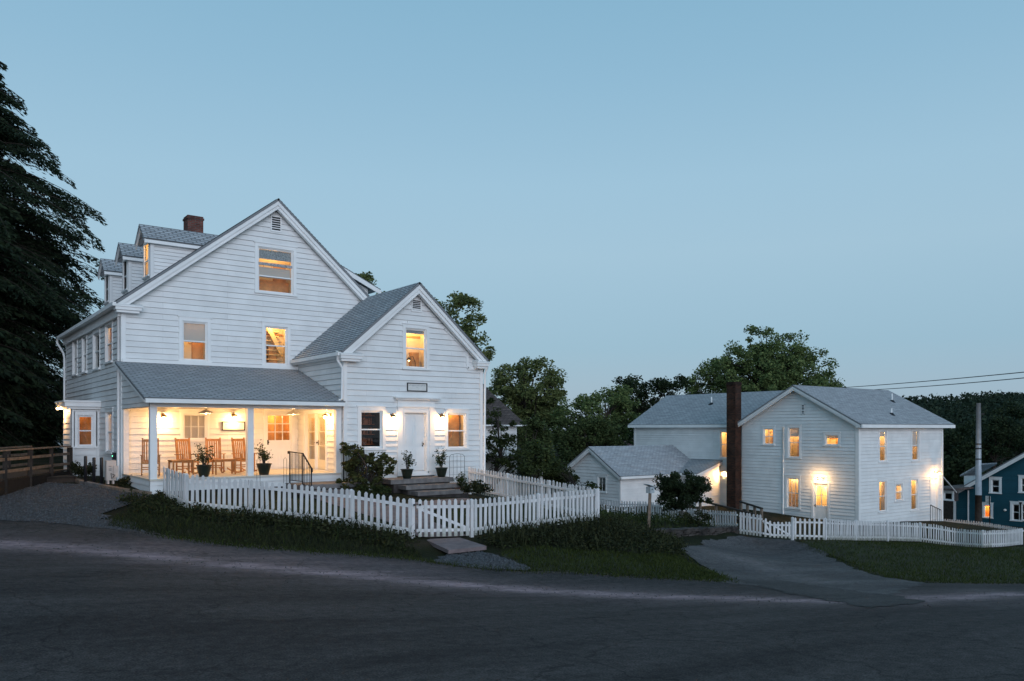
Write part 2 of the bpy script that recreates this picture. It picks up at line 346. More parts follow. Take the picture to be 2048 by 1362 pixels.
LK_ROOM, LK_LAMP = 3.6, 3.4
HOLES = {}
def window(house, F, s0, s1, z0, z1, key, light=0, room='w', casing=.11, rail=True, mun=(0, 0), blind=0, curtain=False, depth=.75, cover=None, name='window', lit=True, railat=.5):
    """a sash window: casing and sill (part), sash, pane, blind, room behind it (sub-parts)"""
    HOLES.setdefault(key, []).append((s0 - .03, s1 + .03, z0 - .03, z1 + .03))
    m = MB(); m.ring(F, s0 - .03, s1 + .03, z0 - .03, z1 + .03, casing, .0, .04, casing + .02, .0)
    m.fbox(F, s0 - casing - .07, s1 + casing + .07, z1 + casing + .05, z1 + casing + .085, 0, .065)
    m.fbox(F, s0 - casing - .06, s1 + casing + .06, z0 - .09, z0 - .03, 0, .085)
    m.ring(F, s0, s1, z0, z1, .03, -.12, .0)
    win = m.build(name, TRIM, house)
    m = MB(); a = .035
    m.ring(F, s0 + a, s1 - a, z0 + a, z1 - a, a, -.075, -.035)
    zm = z0 + (z1 - z0) * railat
    if rail: m.fbox(F, s0, s1, zm - .022, zm + .022, -.08, -.025)
    nx, nz = mun
    for i in range(1, nx + 1):
        x = s0 + (s1 - s0) * i / (nx + 1); m.fbox(F, x - .011, x + .011, z0 + a, z1 - a, -.068, -.042)
    for i in range(1, nz + 1):
        z = z0 + (z1 - z0) * i / (nz + 1); m.fbox(F, s0 + a, s1 - a, z - .011, z + .011, -.068, -.042)
    m.build('sash', TRIM, win)
    m = MB(); m.quad(F(s0, z0, -.055), F(s1, z0, -.055), F(s1, z1, -.055), F(s0, z1, -.055)); m.build('pane', GLASS, win)
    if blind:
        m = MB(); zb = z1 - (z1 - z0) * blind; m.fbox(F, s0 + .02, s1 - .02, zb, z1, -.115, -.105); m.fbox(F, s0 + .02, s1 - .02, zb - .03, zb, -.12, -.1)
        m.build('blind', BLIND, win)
    if curtain:
        m = MB(); N = 26
        for side in (0, 1):
            for i in range(N):
                u0, u1 = i / N, (i + 1) / N; wd = (s1 - s0) * (.5 if curtain == 2 else .36)
                x0, x1 = (s0 + wd * u0, s0 + wd * u1) if side == 0 else (s1 - wd * u0, s1 - wd * u1)
                d0, d1 = -.13 - .02 * math.sin(u0 * 22), -.13 - .02 * math.sin(u1 * 22)
                m.quad(F(x0, z0, d0), F(x1, z0, d1), F(x1, z1, d1), F(x0, z1, d0))
        m.build('curtain', CURT, win)
    m = MB(); e = .22 if room != 'd' else .12; A0, A1, B0, B1 = s0 - e, s1 + e, z0 - e, z1 + e; dk = -depth; df = -.125
    m.quad(F(A0, B0, dk), F(A1, B0, dk), F(A1, B1, dk), F(A0, B1, dk)); m.quad(F(A0, B0, df), F(A0, B0, dk), F(A0, B1, dk), F(A0, B1, df))
    m.quad(F(A1, B0, df), F(A1, B0, dk), F(A1, B1, dk), F(A1, B1, df)); m.quad(F(A0, B0, df), F(A1, B0, df), F(A1, B0, dk), F(A0, B0, dk))
    m.quad(F(A0, B1, df), F(A1, B1, df), F(A1, B1, dk), F(A0, B1, dk))
    m.ring(F, s0, s1, z0, z1, e, df - .004, df)
    m.build('room', {'w': ROOM_W, 'o': ROOM_O, 'd': ROOM_D}[room], win)
    if light and room == 'w' and light > 3:
        q = random.Random(int(s0 * 1000) + int(z0 * 977)); W = s1 - s0; Hh = z1 - z0; m = MB(); x = s0 + W * q.uniform(-.1, .75); m.fbox(F, x, x + W * q.uniform(.3, .5), z0 - .2, z0 + Hh * q.uniform(.15, .95), dk + .001, dk + q.uniform(.04, .2))
        x = s0 + W * q.uniform(.05, .5); m.ring(F, x, x + W * .22, z0 + Hh * .5, z0 + Hh * .72, .018, dk + .002, dk + .02)
        m.fbox(F, A0, A1, B1 - .42, B1 - .36, dk + .001, dk + .03); m.build('furnishing', ROOM_O, win)
    if light: point(F((s0 + s1) / 2 + .05 * (s1 - s0), z1 + e * .6, -depth * .42), light, (1, .60, .24), .10)
    return win
def pwin(house, F, x0, x1, y0, y1, key, **k):
    a = F.px(x0, y1); b = F.px(x1, y0); c = F.px((x0 + x1) / 2, y0)[1]; d = F.px((x0 + x1) / 2, y1)[1]
    s0, s1 = sorted((a[0], b[0]))
    return window(house, F, s0, s1, d, c, key, **k)

def lamp(name, F, s, z, label, power, style='goose', cat='wall lamp', group=None, col=(1, .55, .215), ob=.16):
    """wall lamp: plate, arm, shade, bulb"""
    p = F(s, z, 0); t = thing(name, p, label, cat, group)
    m = MB(); m.fbox(F, s - .05, s + .05, z - .02, z + .10, .02, .045); m.build('backplate', BRASS, t)
    c = F(s, z, ob)
    if style == 'goose':
        m = MB(); m.tube([F(s, z + .05, .03), F(s, z + .13, ob * .55), F(s, z + .11, ob * .95), F(s, z + .06, ob)], .012, 8); m.build('arm', BRASS, t, True)
        m = MB(); m.lathe([(.02, .075), (.05, .07), (.085, .03), (.105, .0), (.10, .0), (.08, .03), (.045, .06)], c, 18); m.build('shade', BRASS, t, True)
        lz = -.035
    else:
        m = MB(); m.fbox(F, s - .015, s + .015, z + .02, z + .05, .03, ob); m.build('arm', BRASS, t)
        m = MB()
        for sx in (-1, 1):
            for sd in (-1, 1): m.fbox(F, s + sx * .085 - .006, s + sx * .085 + .006, z - .13, z + .09, ob + sd * .085 - .006, ob + sd * .085 + .006)
        m.fbox(F, s - .1, s + .1, z + .09, z + .105, ob - .1, ob + .1); m.ring(F, s - .085, s + .085, z - .13, z - .122, .008, ob - .09, ob - .08)
        m.build('lantern_cage', BRASS, t); lz = -.02
    m = MB(); m.lathe([(.0, .05), (.03, .04), (.045, 0), (.03, -.04), (.0, -.05)], (c[0], c[1], c[2] + lz), 12); m.build('bulb', BULB, t, True)
    point((c[0], c[1], c[2] + lz - .07), power, col, .05)
    return t

# ---------------------------------------------------------------- terrain
CP = []
def cp(*a): CP.append(a)
def cpx(px, py, D): v = atD(px, py, D); CP.append((v.x, v.y, v.z))
for a in [(0, 0, -1.72), (-6, 4, -1.7), (8, -4, -1.9), (0, -30, -1.0), (40, -30, -2.6), (-40, -10, -.6), (-60, 30, .3), (-120, 80, 2), (-25, 22, -1.0), (-12, 20, -1.62)]: cp(*a)
for a in [(0, 1362, 6.5), (1024, 1362, 7), (2048, 1362, 7.3), (0, 1200, 9.7), (1024, 1250, 10.3), (2048, 1250, 10.8),
          (0, 1035, 19), (330, 1075, 17.6), (497, 1097, 17.3), (700, 1110, 17.4), (830, 1122, 17.6), (945, 1137, 17.5), (1200, 1150, 17.8), (1460, 1166, 18.4),
          (1700, 1162, 21.3), (1400, 1092, 28.0), (1500, 1077, 33), (1600, 1083, 33.0), (1850, 1166, 22), (2048, 1167, 23.4),
          (1650, 1080, 33.5), (1715, 1081, 35), (1840, 1083, 37), (1900, 1091, 36.5), (1966, 1096, 35.5), (2040, 1090, 36), (1250, 1110, 20.5), (1150, 1090, 20.8), (1050, 1098, 19.2), (1380, 1128, 23)]: cpx(*a)
for a in [(5.6, 24.6, -1.9), (5.9, 22.4, -2.17), (7.1, 20.8, -2.32), (8.85, 18.5, -2.50), (9.95, 17.2, -2.70), (11.4, 16.8, -2.76), (16.2, 17.3, -2.72), (16.3, 24.3, -2.38), (13.9, 22.3, -2.25),
          (10.5, 22.6, -2.15), (17.1, 24.6, -2.38), (11, 20, -2.42), (14, 19.5, -2.5), (20, 27, -3.0), (22.5, 33, -3.7), (10, 45, -1.4), (3, 30, -1.74), (3.5, 25, -1.95), (0, 25.5, -1.92), (0, 36, -1.6), (-6, 31, -1.45), (15, 40, -2.2),
          (41.7, 23.67, -5.25), (51, 23.7, -5.7), (41.7, 31, -5.0), (34.6, 35, -4.75), (28.5, 30.5, -4.5), (28.4, 22.3, -4.55), (36, 27, -5.0), (26, 34, -4.2),
          (20.8, 20.2, -3.62), (24, 21.2, -3.85), (27.4, 22.0, -4.12), (22, 22.5, -3.65), (25, 25, -4.0), (18.5, 20.5, -3.05), (20.9, 18.9, -4.0), (24.2, 19.5, -4.42), (27.8, 20.3, -4.75), (22.3, 18.95, -4.22), (26, 19.95, -4.6), (19.3, 18.0, -3.55),
          (60, 10, -6.4), (80, 30, -7.8), (120, 60, -9.5), (60, 60, -6), (30, 70, -3.5), (0, 90, -1), (65, 25, -7.2), (200, 0, -11), (250, 150, -12), (0, 250, 0), (-200, 250, 4), (120, 250, -6), (-200, -100, 0), (200, -150, -8), (400, 300, -12), (-300, 500, 6), (300, 700, -5)]: cp(*a)
for px_, D_, z_ in ((905, 18.9, -2.99), (905, 19.5, -2.92), (840, 19.0, -2.93), (985, 18.9, -2.98)):
    v_ = atD(px_, 900, D_); cp(v_.x, v_.y, z_)
CPA = np.array(CP); PX = CPA[:, :2] / 30.0
def _phi(r2): return 0.5 * r2 * np.log(r2 + 1e-12)
_n = len(PX); _d2 = ((PX[:, None] - PX[None]) ** 2).sum(-1)
_A = np.zeros((_n + 3, _n + 3)); _A[:_n, :_n] = _phi(_d2) + np.eye(_n) * 2e-4; _A[:_n, _n] = 1; _A[:_n, _n + 1:] = PX; _A[_n, :_n] = 1; _A[_n + 1:, :_n] = PX.T
_W = np.linalg.solve(_A, np.concatenate([CPA[:, 2], np.zeros(3)]))
def HH(P):
    P = np.asarray(P, float) / 30.0; res = np.empty(len(P))
    for i in range(0, len(P), 20000):
        q = P[i:i + 20000]; d = ((q[:, None] - PX[None]) ** 2).sum(-1); res[i:i + 20000] = _phi(d) @ _W[:_n] + _W[_n] + q @ _W[_n + 1:]
    return np.clip(res, -16, 9)
def H(x, y): return float(HH([(x, y)])[0])
def pg(px, py):
    """where the sight line of a pixel meets the ground"""
    r = ray(px); D = np.arange(3, 120, .05); P = r[None] * D[:, None]; z = -(py - HZ) / FPX * D; h = HH(P)
    i = np.argmax(z < h); return Vector((P[i, 0], P[i, 1], h[i]))

def grid_axis(a, b, step, lo, hi):
    mid = list(np.arange(a, b + 1e-6, step)); l = []; x = a; s = step
    while x > lo: s *= 1.25; x -= s; l.append(x)
    r = []; x = b; s = step
    while x < hi: s *= 1.25; x += s; r.append(x)
    return np.array(l[::-1] + mid + r)
def np_mesh(name, V, F4, m, parent=None, kind=None, attr=None, smooth=False):
    me = bpy.data.meshes.new(name); V = np.asarray(V, np.float32); F4 = np.asarray(F4, np.int32); k = F4.shape[1]
    me.vertices.add(len(V)); me.vertices.foreach_set('co', V.ravel())
    me.loops.add(F4.size); me.loops.foreach_set('vertex_index', F4.ravel())
    me.polygons.add(len(F4)); me.polygons.foreach_set('loop_start', np.arange(0, F4.size, k, dtype=np.int32)); me.polygons.foreach_set('loop_total', np.full(len(F4), k, np.int32))
    if smooth: me.polygons.foreach_set('use_smooth', np.ones(len(F4), bool))
    if attr is not None:
        for an, av in attr.items():
            at = me.attributes.new(an, 'FLOAT', 'POINT'); at.data.foreach_set('value', np.asarray(av, np.float32))
    me.update(calc_edges=True); me.validate(); me.materials.append(m)
    o = bpy.data.objects.new(name, me); COL.objects.link(o)
    if parent: o.parent = parent
    if kind: o['kind'] = kind
    return o

def ground_mat():
    m = bpy.data.materials.new('rough_turf'); m.use_nodes = True; t = m.node_tree; b = t.nodes['Principled BSDF']; b.inputs['Roughness'].default_value = .95; b.inputs['Specular IOR Level'].default_value = .1
    g = t.nodes.new('ShaderNodeTexCoord')
    n = t.nodes.new('ShaderNodeTexNoise'); n.inputs['Scale'].default_value = .9; n.inputs['Detail'].default_value = 9; t.links.new(g.outputs['Object'], n.inputs[0])
    r = t.nodes.new('ShaderNodeValToRGB'); E = r.color_ramp.elements
    E[0].position = .36; E[0].color = (.013, .014, .008, 1); E[1].position = .66; E[1].color = (.042, .033, .022, 1)
    e = E.new(.52); e.color = (.020, .023, .010, 1)
    t.links.new(n.outputs[0], r.inputs[0]); t.links.new(r.outputs[0], b.inputs['Base Color'])
    n2 = t.nodes.new('ShaderNodeTexNoise'); n2.inputs['Scale'].default_value = 18; n2.inputs['Detail'].default_value = 6; t.links.new(g.outputs['Object'], n2.inputs[0])
    bp = t.nodes.new('ShaderNodeBump'); bp.inputs['Strength'].default_value = .9; bp.inputs['Distance'].default_value = .05; t.links.new(n2.outputs[0], bp.inputs['Height']); t.links.new(bp.outputs[0], b.inputs['Normal'])
    return m
gx = grid_axis(-10, 45, .35, -700, 900); gy = grid_axis(2, 40, .35, -200, 1200)
GX, GY = np.meshgrid(gx, gy, indexing='ij'); GP = np.stack([GX.ravel(), GY.ravel()], 1); GZ = HH(GP)
ii = np.arange(GX.size).reshape(GX.shape); Q = np.stack([ii[:-1, :-1], ii[1:, :-1], ii[1:, 1:], ii[:-1, 1:]], -1).reshape(-1, 4)
np_mesh('ground', np.column_stack([GP, GZ]), Q, ground_mat(), kind='structure', smooth=True)

def inside(P, poly):
    P = np.asarray(P); x, y = P[:, 0], P[:, 1]; r = np.zeros(len(P), bool); n = len(poly)
    for i in range(n):
        x0, y0 = poly[i]; x1, y1 = poly[(i + 1) % n]
        c = ((y0 > y) != (y1 > y)); r ^= c & (x < (x1 - x0) * (y - y0) / ((y1 - y0) + 1e-12) + x0)
    return r
def ragged(poly, step=.35, j=.06):
    o = []; n = len(poly)
    for i in range(n):
        a = np.array(poly[i]); b = np.array(poly[(i + 1) % n]); L = np.linalg.norm(b - a); k = max(1, min(200, int(L / step)))
        nr = np.array([-(b - a)[1], (b - a)[0]]) / (L + 1e-9)
        for q in range(k):
            o.append(tuple(a + (b - a) * q / k + nr * (R.gauss(0, j) if q else 0)))
    return o
def sheet(name, poly, m, off=.02, step=.4, j=.06, attr=None, rag=True, far=None):
    pl = ragged(poly, step, j) if rag else list(poly)
    A = np.array(pl); lo = A.min(0); hi = A.max(0)
    gx, gy = np.meshgrid(np.arange(max(lo[0], -25), min(hi[0], 60), step), np.arange(max(lo[1], -5), min(hi[1], 50), step)); P = np.stack([gx.ravel(), gy.ravel()], 1)
    if far:
        g2, h2 = np.meshgrid(np.arange(lo[0], hi[0], far), np.arange(lo[1], hi[1], far)); P2 = np.stack([g2.ravel(), h2.ravel()], 1)
        P2 = P2[(P2[:, 0] < -25) | (P2[:, 0] > 60) | (P2[:, 1] < -5) | (P2[:, 1] > 50)]; P = np.concatenate([P, P2])
    P = P[inside(P, pl)]; P = P + NR.normal(0, step * .05, P.shape)
    vs_ = [Vector(p) for p in pl] + [Vector(p) for p in P]; n = len(pl)
    res = delaunay_2d_cdt(vs_, [(i, (i + 1) % n) for i in range(n)], [], 1, 1e-5)
    V = np.array([(v.x, v.y) for v in res[0]]); Z = HH(V) + off
    F3 = np.array([f for f in res[2] if len(f) == 3])
    return np_mesh(name, np.column_stack([V, Z]), F3, m, kind='structure', attr=({k: f(V) for k, f in attr.items()} if attr else None), smooth=True)
def dist_line(V, line):
    d = np.full(len(V), 1e9)
    for a, b in zip(line, line[1:]):
        a = np.array(a); b = np.array(b); ab = b - a; t = np.clip(((V - a) @ ab) / (ab @ ab), 0, 1); d = np.minimum(d, np.linalg.norm(V - a - t[:, None] * ab, axis=1))
    return d
def xy(v): return (v[0], v[1])

def asphalt_mat(name, c0, c1, dustc):
    m = bpy.data.materials.new(name); m.use_nodes = True; t = m.node_tree; b = t.nodes['Principled BSDF']; b.inputs['Roughness'].default_value = .9; b.inputs['Specular IOR Level'].default_value = .12
    g = t.nodes.new('ShaderNodeTexCoord')
    mp = t.nodes.new('ShaderNodeMapping'); mp.inputs['Rotation'].default_value = (0, 0, math.radians(30)); mp.inputs['Scale'].default_value = (.35, 1.6, 1); t.links.new(g.outputs['Object'], mp.inputs[0])
    n = t.nodes.new('ShaderNodeTexNoise'); n.inputs['Scale'].default_value = .55; n.inputs['Detail'].default_value = 9; n.inputs['Roughness'].default_value = .65; t.links.new(mp.outputs[0], n.inputs[0])
    r = t.nodes.new('ShaderNodeValToRGB'); r.color_ramp.elements[0].position = .33; r.color_ramp.elements[0].color = c0 + (1,); r.color_ramp.elements[1].position = .68; r.color_ramp.elements[1].color = c1 + (1,)
    t.links.new(n.outputs[0], r.inputs[0])
    fn = t.nodes.new('ShaderNodeTexNoise'); fn.inputs['Scale'].default_value = 55; fn.inputs['Detail'].default_value = 3; t.links.new(g.outputs['Object'], fn.inputs[0])
    mr = t.nodes.new('ShaderNodeMapRange'); mr.inputs[1].default_value = .3; mr.inputs[2].default_value = .7; mr.inputs[3].default_value = .5; mr.inputs[4].default_value = 1.65; t.links.new(fn.outputs[0], mr.inputs[0])
    mx = t.nodes.new('ShaderNodeMix'); mx.data_type = 'RGBA'; mx.blend_type = 'MULTIPLY'; mx.inputs[0].default_value = 1; t.links.new(r.outputs[0], mx.inputs[6]); t.links.new(mr.outputs[0], mx.inputs[7])
    at = t.nodes.new('ShaderNodeAttribute'); at.attribute_name = 'dust'
    dn = t.nodes.new('ShaderNodeTexNoise'); dn.inputs['Scale'].default_value = 1.6; dn.inputs['Detail'].default_value = 8; t.links.new(mp.outputs[0], dn.inputs[0])
    ml = t.nodes.new('ShaderNodeMath'); ml.operation = 'MULTIPLY'; dr = t.nodes.new('ShaderNodeMapRange'); dr.inputs[1].default_value = .3; dr.inputs[2].default_value = .7; dr.inputs[3].default_value = .35; dr.inputs[4].default_value = 1.15
    t.links.new(dn.outputs[0], dr.inputs[0]); t.links.new(at.outputs['Fac'], ml.inputs[0]); t.links.new(dr.outputs[0], ml.inputs[1])
    m2 = t.nodes.new('ShaderNodeMix'); m2.data_type = 'RGBA'; t.links.new(ml.outputs[0], m2.inputs[0]); t.links.new(mx.outputs[2], m2.inputs[6]); m2.inputs[7].default_value = dustc + (1,)
    # fine cracks
    vo = t.nodes.new('ShaderNodeTexVoronoi'); vo.feature = 'DISTANCE_TO_EDGE'; vo.inputs['Scale'].default_value = .45; 
    wn = t.nodes.new('ShaderNodeTexNoise'); wn.inputs['Scale'].default_value = 1.3; wn.inputs['Detail'].default_value = 6; t.links.new(g.outputs['Object'], wn.inputs[0])
    pn = t.nodes.new('ShaderNodeTexNoise'); pn.inputs['Scale'].default_value = 7; pn.inputs['Detail'].default_value = 8; pn.inputs['Roughness'].default_value = .75; t.links.new(g.outputs['Object'], pn.inputs[0])
    pr = t.nodes.new('ShaderNodeMapRange'); pr.inputs[1].default_value = .32; pr.inputs[2].default_value = .68; pr.inputs[3].default_value = .62; pr.inputs[4].default_value = 1.45; t.links.new(pn.outputs[0], pr.inputs[0])
    px_ = t.nodes.new('ShaderNodeMix'); px_.data_type = 'RGBA'; px_.blend_type = 'MULTIPLY'; px_.inputs[0].default_value = 1; t.links.new(m2.outputs[2], px_.inputs[6]); t.links.new(pr.outputs[0], px_.inputs[7]); m2 = px_
    vm = t.nodes.new('ShaderNodeVectorMath'); vm.operation = 'ADD'; t.links.new(g.outputs['Object'], vm.inputs[0]); t.links.new(wn.outputs['Color'], vm.inputs[1]); t.links.new(vm.outputs[0], vo.inputs['Vector'])
    cr = t.nodes.new('ShaderNodeMapRange'); cr.inputs[1].default_value = 0; cr.inputs[2].default_value = .012; cr.inputs[3].default_value = .6; cr.inputs[4].default_value = 1; t.links.new(vo.outputs['Distance'], cr.inputs[0])
    m3 = t.nodes.new('ShaderNodeMix'); m3.data_type = 'RGBA'; m3.blend_type = 'MULTIPLY'; m3.inputs[0].default_value = 1; t.links.new(m2.outputs[2], m3.inputs[6]); t.links.new(cr.outputs[0], m3.inputs[7])
    t.links.new(m3.outputs[2], b.inputs['Base Color'])
    bp = t.nodes.new('ShaderNodeBump'); bp.inputs['Strength'].default_value = .5; bp.inputs['Distance'].default_value = .01; t.links.new(fn.outputs[0], bp.inputs['Height']); t.links.new(bp.outputs[0], b.inputs['Normal'])
    return m
ASPH = asphalt_mat('asphalt', (.028, .0245, .0245), (.066, .057, .055), (.34, .24, .25))
ASPH2 = asphalt_mat('worn_asphalt', (.056, .052, .053), (.105, .096, .096), (.2, .17, .17))
GRAVEL = mat('gravel', (.058, .054, .055), .95, .45, 9, .9, 45)

EDGE = [pg(*p) for p in ((0, 1036), (120, 1046), (250, 1062), (330, 1075), (420, 1088), (520, 1098), (640, 1108), (740, 1113), (830, 1122), (945, 1137), (1060, 1146), (1200, 1151), (1330, 1160), (1460, 1166))]
STREAK = [xy(pg(*p)) for p in ((0, 1090), (200, 1104), (400, 1126), (600, 1143), (800, 1160), (1024, 1180), (1300, 1195), (1500, 1200), (1700, 1206), (1850, 1200), (2048, 1190))]
BROWN = [xy(pg(*p)) for p in ((330, 1092), (520, 1115), (700, 1128), (850, 1140))]
road_poly = [(-60, 33), (-20, 26.5)] + [xy(e) for e in EDGE] + [xy(pg(1560, 1168)), xy(pg(1700, 1164)), xy(pg(1850, 1167)), xy(pg(2048, 1168)), (34, 8.5), (60, 0), (120, -25), (120, -60), (30, -30), (0, -14), (-30, -6), (-60, 6)]
def dust(V):
    d = dist_line(V, STREAK); a = np.exp(-(d / .42) ** 2) * .80 + np.exp(-(d / 1.3) ** 2) * .28
    d2 = dist_line(V, BROWN); return np.clip(a + .22 * np.exp(-(d2 / .9) ** 2), 0, 1)
sheet('road', road_poly, ASPH, .02, .33, .07, {'dust': dust}, far=6)
drive_poly = [xy(pg(*p)) for p in ((1440, 1167), (1420, 1140), (1375, 1110), (1345, 1092), (1420, 1079), (1478, 1073), (1530, 1077), (1590, 1082), (1640, 1100), (1690, 1130), (1760, 1155), (1850, 1168), (1780, 1192), (1660, 1184), (1550, 1178))]
DTRK = [xy(pg(*p)) for p in ((1400, 1100), (1520, 1130), (1640, 1165))]
sheet('driveway', drive_poly, ASPH2, .025, .28, .09, {'dust': lambda V: .5 * np.exp(-(dist_line(V, DTRK) / .7) ** 2)})
patch_poly = [xy(pg(*p)) for p in ((1470, 1160), (1560, 1163), (1810, 1196), (1850, 1206), (1740, 1220), (1640, 1200))]
sheet('asphalt_patch', patch_poly, asphalt_mat('fresh_asphalt', (.040, .037, .037), (.070, .065, .064), (.1, .1, .1)), .029, .25, .07, {'dust': lambda V: 0 * V[:, 0]})
lot_poly = [(-30, 30), (-30, 27.0), (-20, 26.2)] + [xy(pg(*p)) for p in ((0, 1042), (120, 1050), (220, 1060), (300, 1068), (200, 1030), (260, 1010), (300, 992), (240, 985), (170, 972), (110, 968), (0, 962))]; LOTJ = .14
sheet('gravel_lot', lot_poly, GRAVEL, .03, .35, LOTJ)
gp_poly = [xy(pg(*p)) for p in ((866, 1126), (900, 1110), (960, 1107), (1000, 1116), (1062, 1140), (1050, 1145), (945, 1138))]
sheet('gravel_patch', gp_poly, GRAVEL, .035, .25, .06)
path_poly = [xy(pg(*p)) for p in ((600, 988), (700, 984), (790, 1040), (840, 1060), (925, 1062), (830, 1072))]
path_poly = [(9.7, 23.3), (11.3, 23.3), (11.3, 21.2), (13.0, 21.6), (14.9, 22.2), (14.9, 21.6), (12.3, 20.2), (11.3, 18.6), (11.35, 16.95), (10.1, 17.25), (10.1, 19.5)]
sheet('garden_path', path_poly, mat('pink_paving', (.19, .145, .14), .8, .3, 2.5, .4, 12), .03, .3, .01)
lawn_poly = [(6.3, 22.6), (9.6, 23.0), (10.0, 19.5), (10.0, 17.4), (9.2, 18.6), (7.4, 21.0)]
# ---------------------------------------------------------------- foliage helpers
def leaf_quads(C, N, L, Wd, roll=None):
    """rhombic leaves: centres C, axis N (unit), length L, width Wd"""
    n = len(C); rnd = NR.normal(size=(n, 3)); side = np.cross(N, rnd); side /= (np.linalg.norm(side, axis=1, keepdims=True) + 1e-9)
    a = C - N * L[:, None] / 2; b = C + side * Wd[:, None] / 2; c = C + N * L[:, None] / 2; d = C - side * Wd[:, None] / 2
    V = np.stack([a, b, c, d], 1).reshape(-1, 3); return V, np.arange(4 * n).reshape(-1, 4)
def unit(n): v = NR.normal(size=(n, 3)); return v / np.linalg.norm(v, axis=1, keepdims=True)

def broadleaf(name, label, base, blobs, trunk_r, m, nclump=60, per=220, leaf=.22, cr=(.45, .95), cat='tree', group=None, squash=.75, limbs=True, seed=1):
    """blobs: [(center(x,y,z), (rx,ry,rz)), ...] crown lobes in world space"""
    global NR; rs = NR; NR = np.random.default_rng(seed); RR = random.Random(seed)
    t = thing(name, base, label, cat, group); b = np.array(base, float)
    vol = np.array([r[0] * r[1] * r[2] for c, r in blobs]); cnt = np.maximum(4, (vol ** .75 / (vol ** .75).sum() * nclump).astype(int))
    C = []
    for (c, r), k in zip(blobs, cnt):
        u = unit(k); rad = NR.uniform(.45, 1.0, (k, 1)) ** .6; C.append(np.array(c) + u * rad * np.array(r))
    C = np.concatenate(C)
    VV = []; FF = []; off = 0
    for c in C:
        r = NR.uniform(*cr); n = int(per * NR.uniform(.55, 1.3)); u = unit(n) * (NR.uniform(0, 1, (n, 1)) ** .45) * r; u[:, 2] *= squash
        u[:, 2] -= .12 * r * (np.hypot(u[:, 0], u[:, 1]) / r) ** 2
        ax = unit(n); ax[:, 2] = ax[:, 2] * .5 - .15; ax /= np.linalg.norm(ax, axis=1, keepdims=True)
        L = leaf * NR.uniform(.6, 1.35, n); V, F = leaf_quads(c + u, ax, L, L * NR.uniform(.45, .75, n)); VV.append(V - b); FF.append(F + off); off += len(V)
    o = np_mesh('crown', np.concatenate(VV), np.concatenate(FF), m, t)
    if limbs:
        mb = MB(); cz = np.mean([c[2] for c, r in blobs]); top = np.array([np.mean([c[0] for c, r in blobs]), np.mean([c[1] for c, r in blobs]), max(c[2] for c, r in blobs)])
        fork = b + (top - b) * .35
        pts = [b + (top - b) * k / 6 + (np.array([RR.gauss(0, .12), RR.gauss(0, .12), 0]) if 0 < k else 0) for k in range(7)]
        pts[0][2] -= .3
        mb.tube(pts, [trunk_r * (1.25 if k == 0 else 1 - k / 6.5) for k in range(7)], 9)
        for c in C[::2]:
            k = RR.uniform(1.5, 5); p = pts[int(k)] * (1 - k % 1) + pts[int(k) + 1] * (k % 1) if k < 6 else pts[5]
            if c[2] < p[2]: p = pts[1]
            mid = (p + c) / 2 + np.array([RR.gauss(0, .2), RR.gauss(0, .2), .25]); r0 = trunk_r * RR.uniform(.2, .38)
            mb.tube([p, (p + mid) / 2 + np.array([0, 0, .05]), mid, c], [r0, r0 * .75, r0 * .5, r0 * .15], 6)
        mb.build('trunk', BARK, t, True)
    NR = rs; return t

def conifer(name, label, base, height, r0, m, seed=1, prof=(.6, .95, 1, .78, .62, .42, .24, .03), nlev=34, per=10, group=None, dens=1.0, leaf=.20):
    global NR; rs = NR; NR = np.random.default_rng(seed); RR = random.Random(seed)
    t = thing(name, base, label, 'tree', group); b = np.array(base, float)
    mb = MB(); mb.tube([(b[0], b[1], b[2] - .3), (b[0], b[1], b[2] + height * .5), (b[0], b[1], b[2] + height)], [.45, .28, .03], 9)
    VV = []; FF = []; off = 0
    for i in range(nlev):
        f = (i + .5) / nlev; z = height * (.03 + .96 * f); r = r0 * float(np.interp(f, [0, .08, .3, .6, .68, .78, .9, 1], prof))
        for k in range(max(4, int(per * (1 - f * .5)))):
            a = RR.uniform(0, 2 * math.pi); L = r * RR.uniform(.6, 1.15); d = np.array([math.cos(a), math.sin(a), 0.])
            up = RR.uniform(-.05, .35); pts = []
            for q in range(6):
                u = q / 5; pts.append(np.array([0, 0, z]) + d * L * u + np.array([0, 0, L * (up * u - .42 * u * u)]))
            mb.tube([b + p for p in pts], [.05 * (1 - f) + .015] * 3 + [.02, .012, .006], 5, False)
            # side sprays
            n = int(95 * dens * L / 3 + 14); u = NR.uniform(.12, 1, n); P = np.array(pts); idx = np.minimum((u * 5).astype(int), 4); fr = u * 5 - idx
            C = P[idx] * (1 - fr)[:, None] + P[idx + 1] * fr[:, None]
            sd = np.array([-d[1], d[0], 0]); off_s = NR.normal(0, 1, n) * (.12 + .34 * L / 3 * (1.05 - u)); C = C + sd * off_s[:, None]
            C[:, 2] -= np.abs(off_s) * .35 + NR.uniform(0, .28, n)
            ax = d[None] * .8 + sd[None] * np.sign(off_s)[:, None] * .6 + np.array([0, 0, -.55])[None] + NR.normal(0, .25, (n, 3)); ax /= np.linalg.norm(ax, axis=1, keepdims=True)
            Lf = leaf * NR.uniform(.8, 2.2, n); V, F = leaf_quads(C, ax, Lf, Lf * NR.uniform(.2, .38, n)); VV.append(V); FF.append(F + off); off += len(V)
    np_mesh('crown', np.concatenate(VV), np.concatenate(FF), m, t); mb.build('trunk', BARK, t, True)
    NR = rs; return t

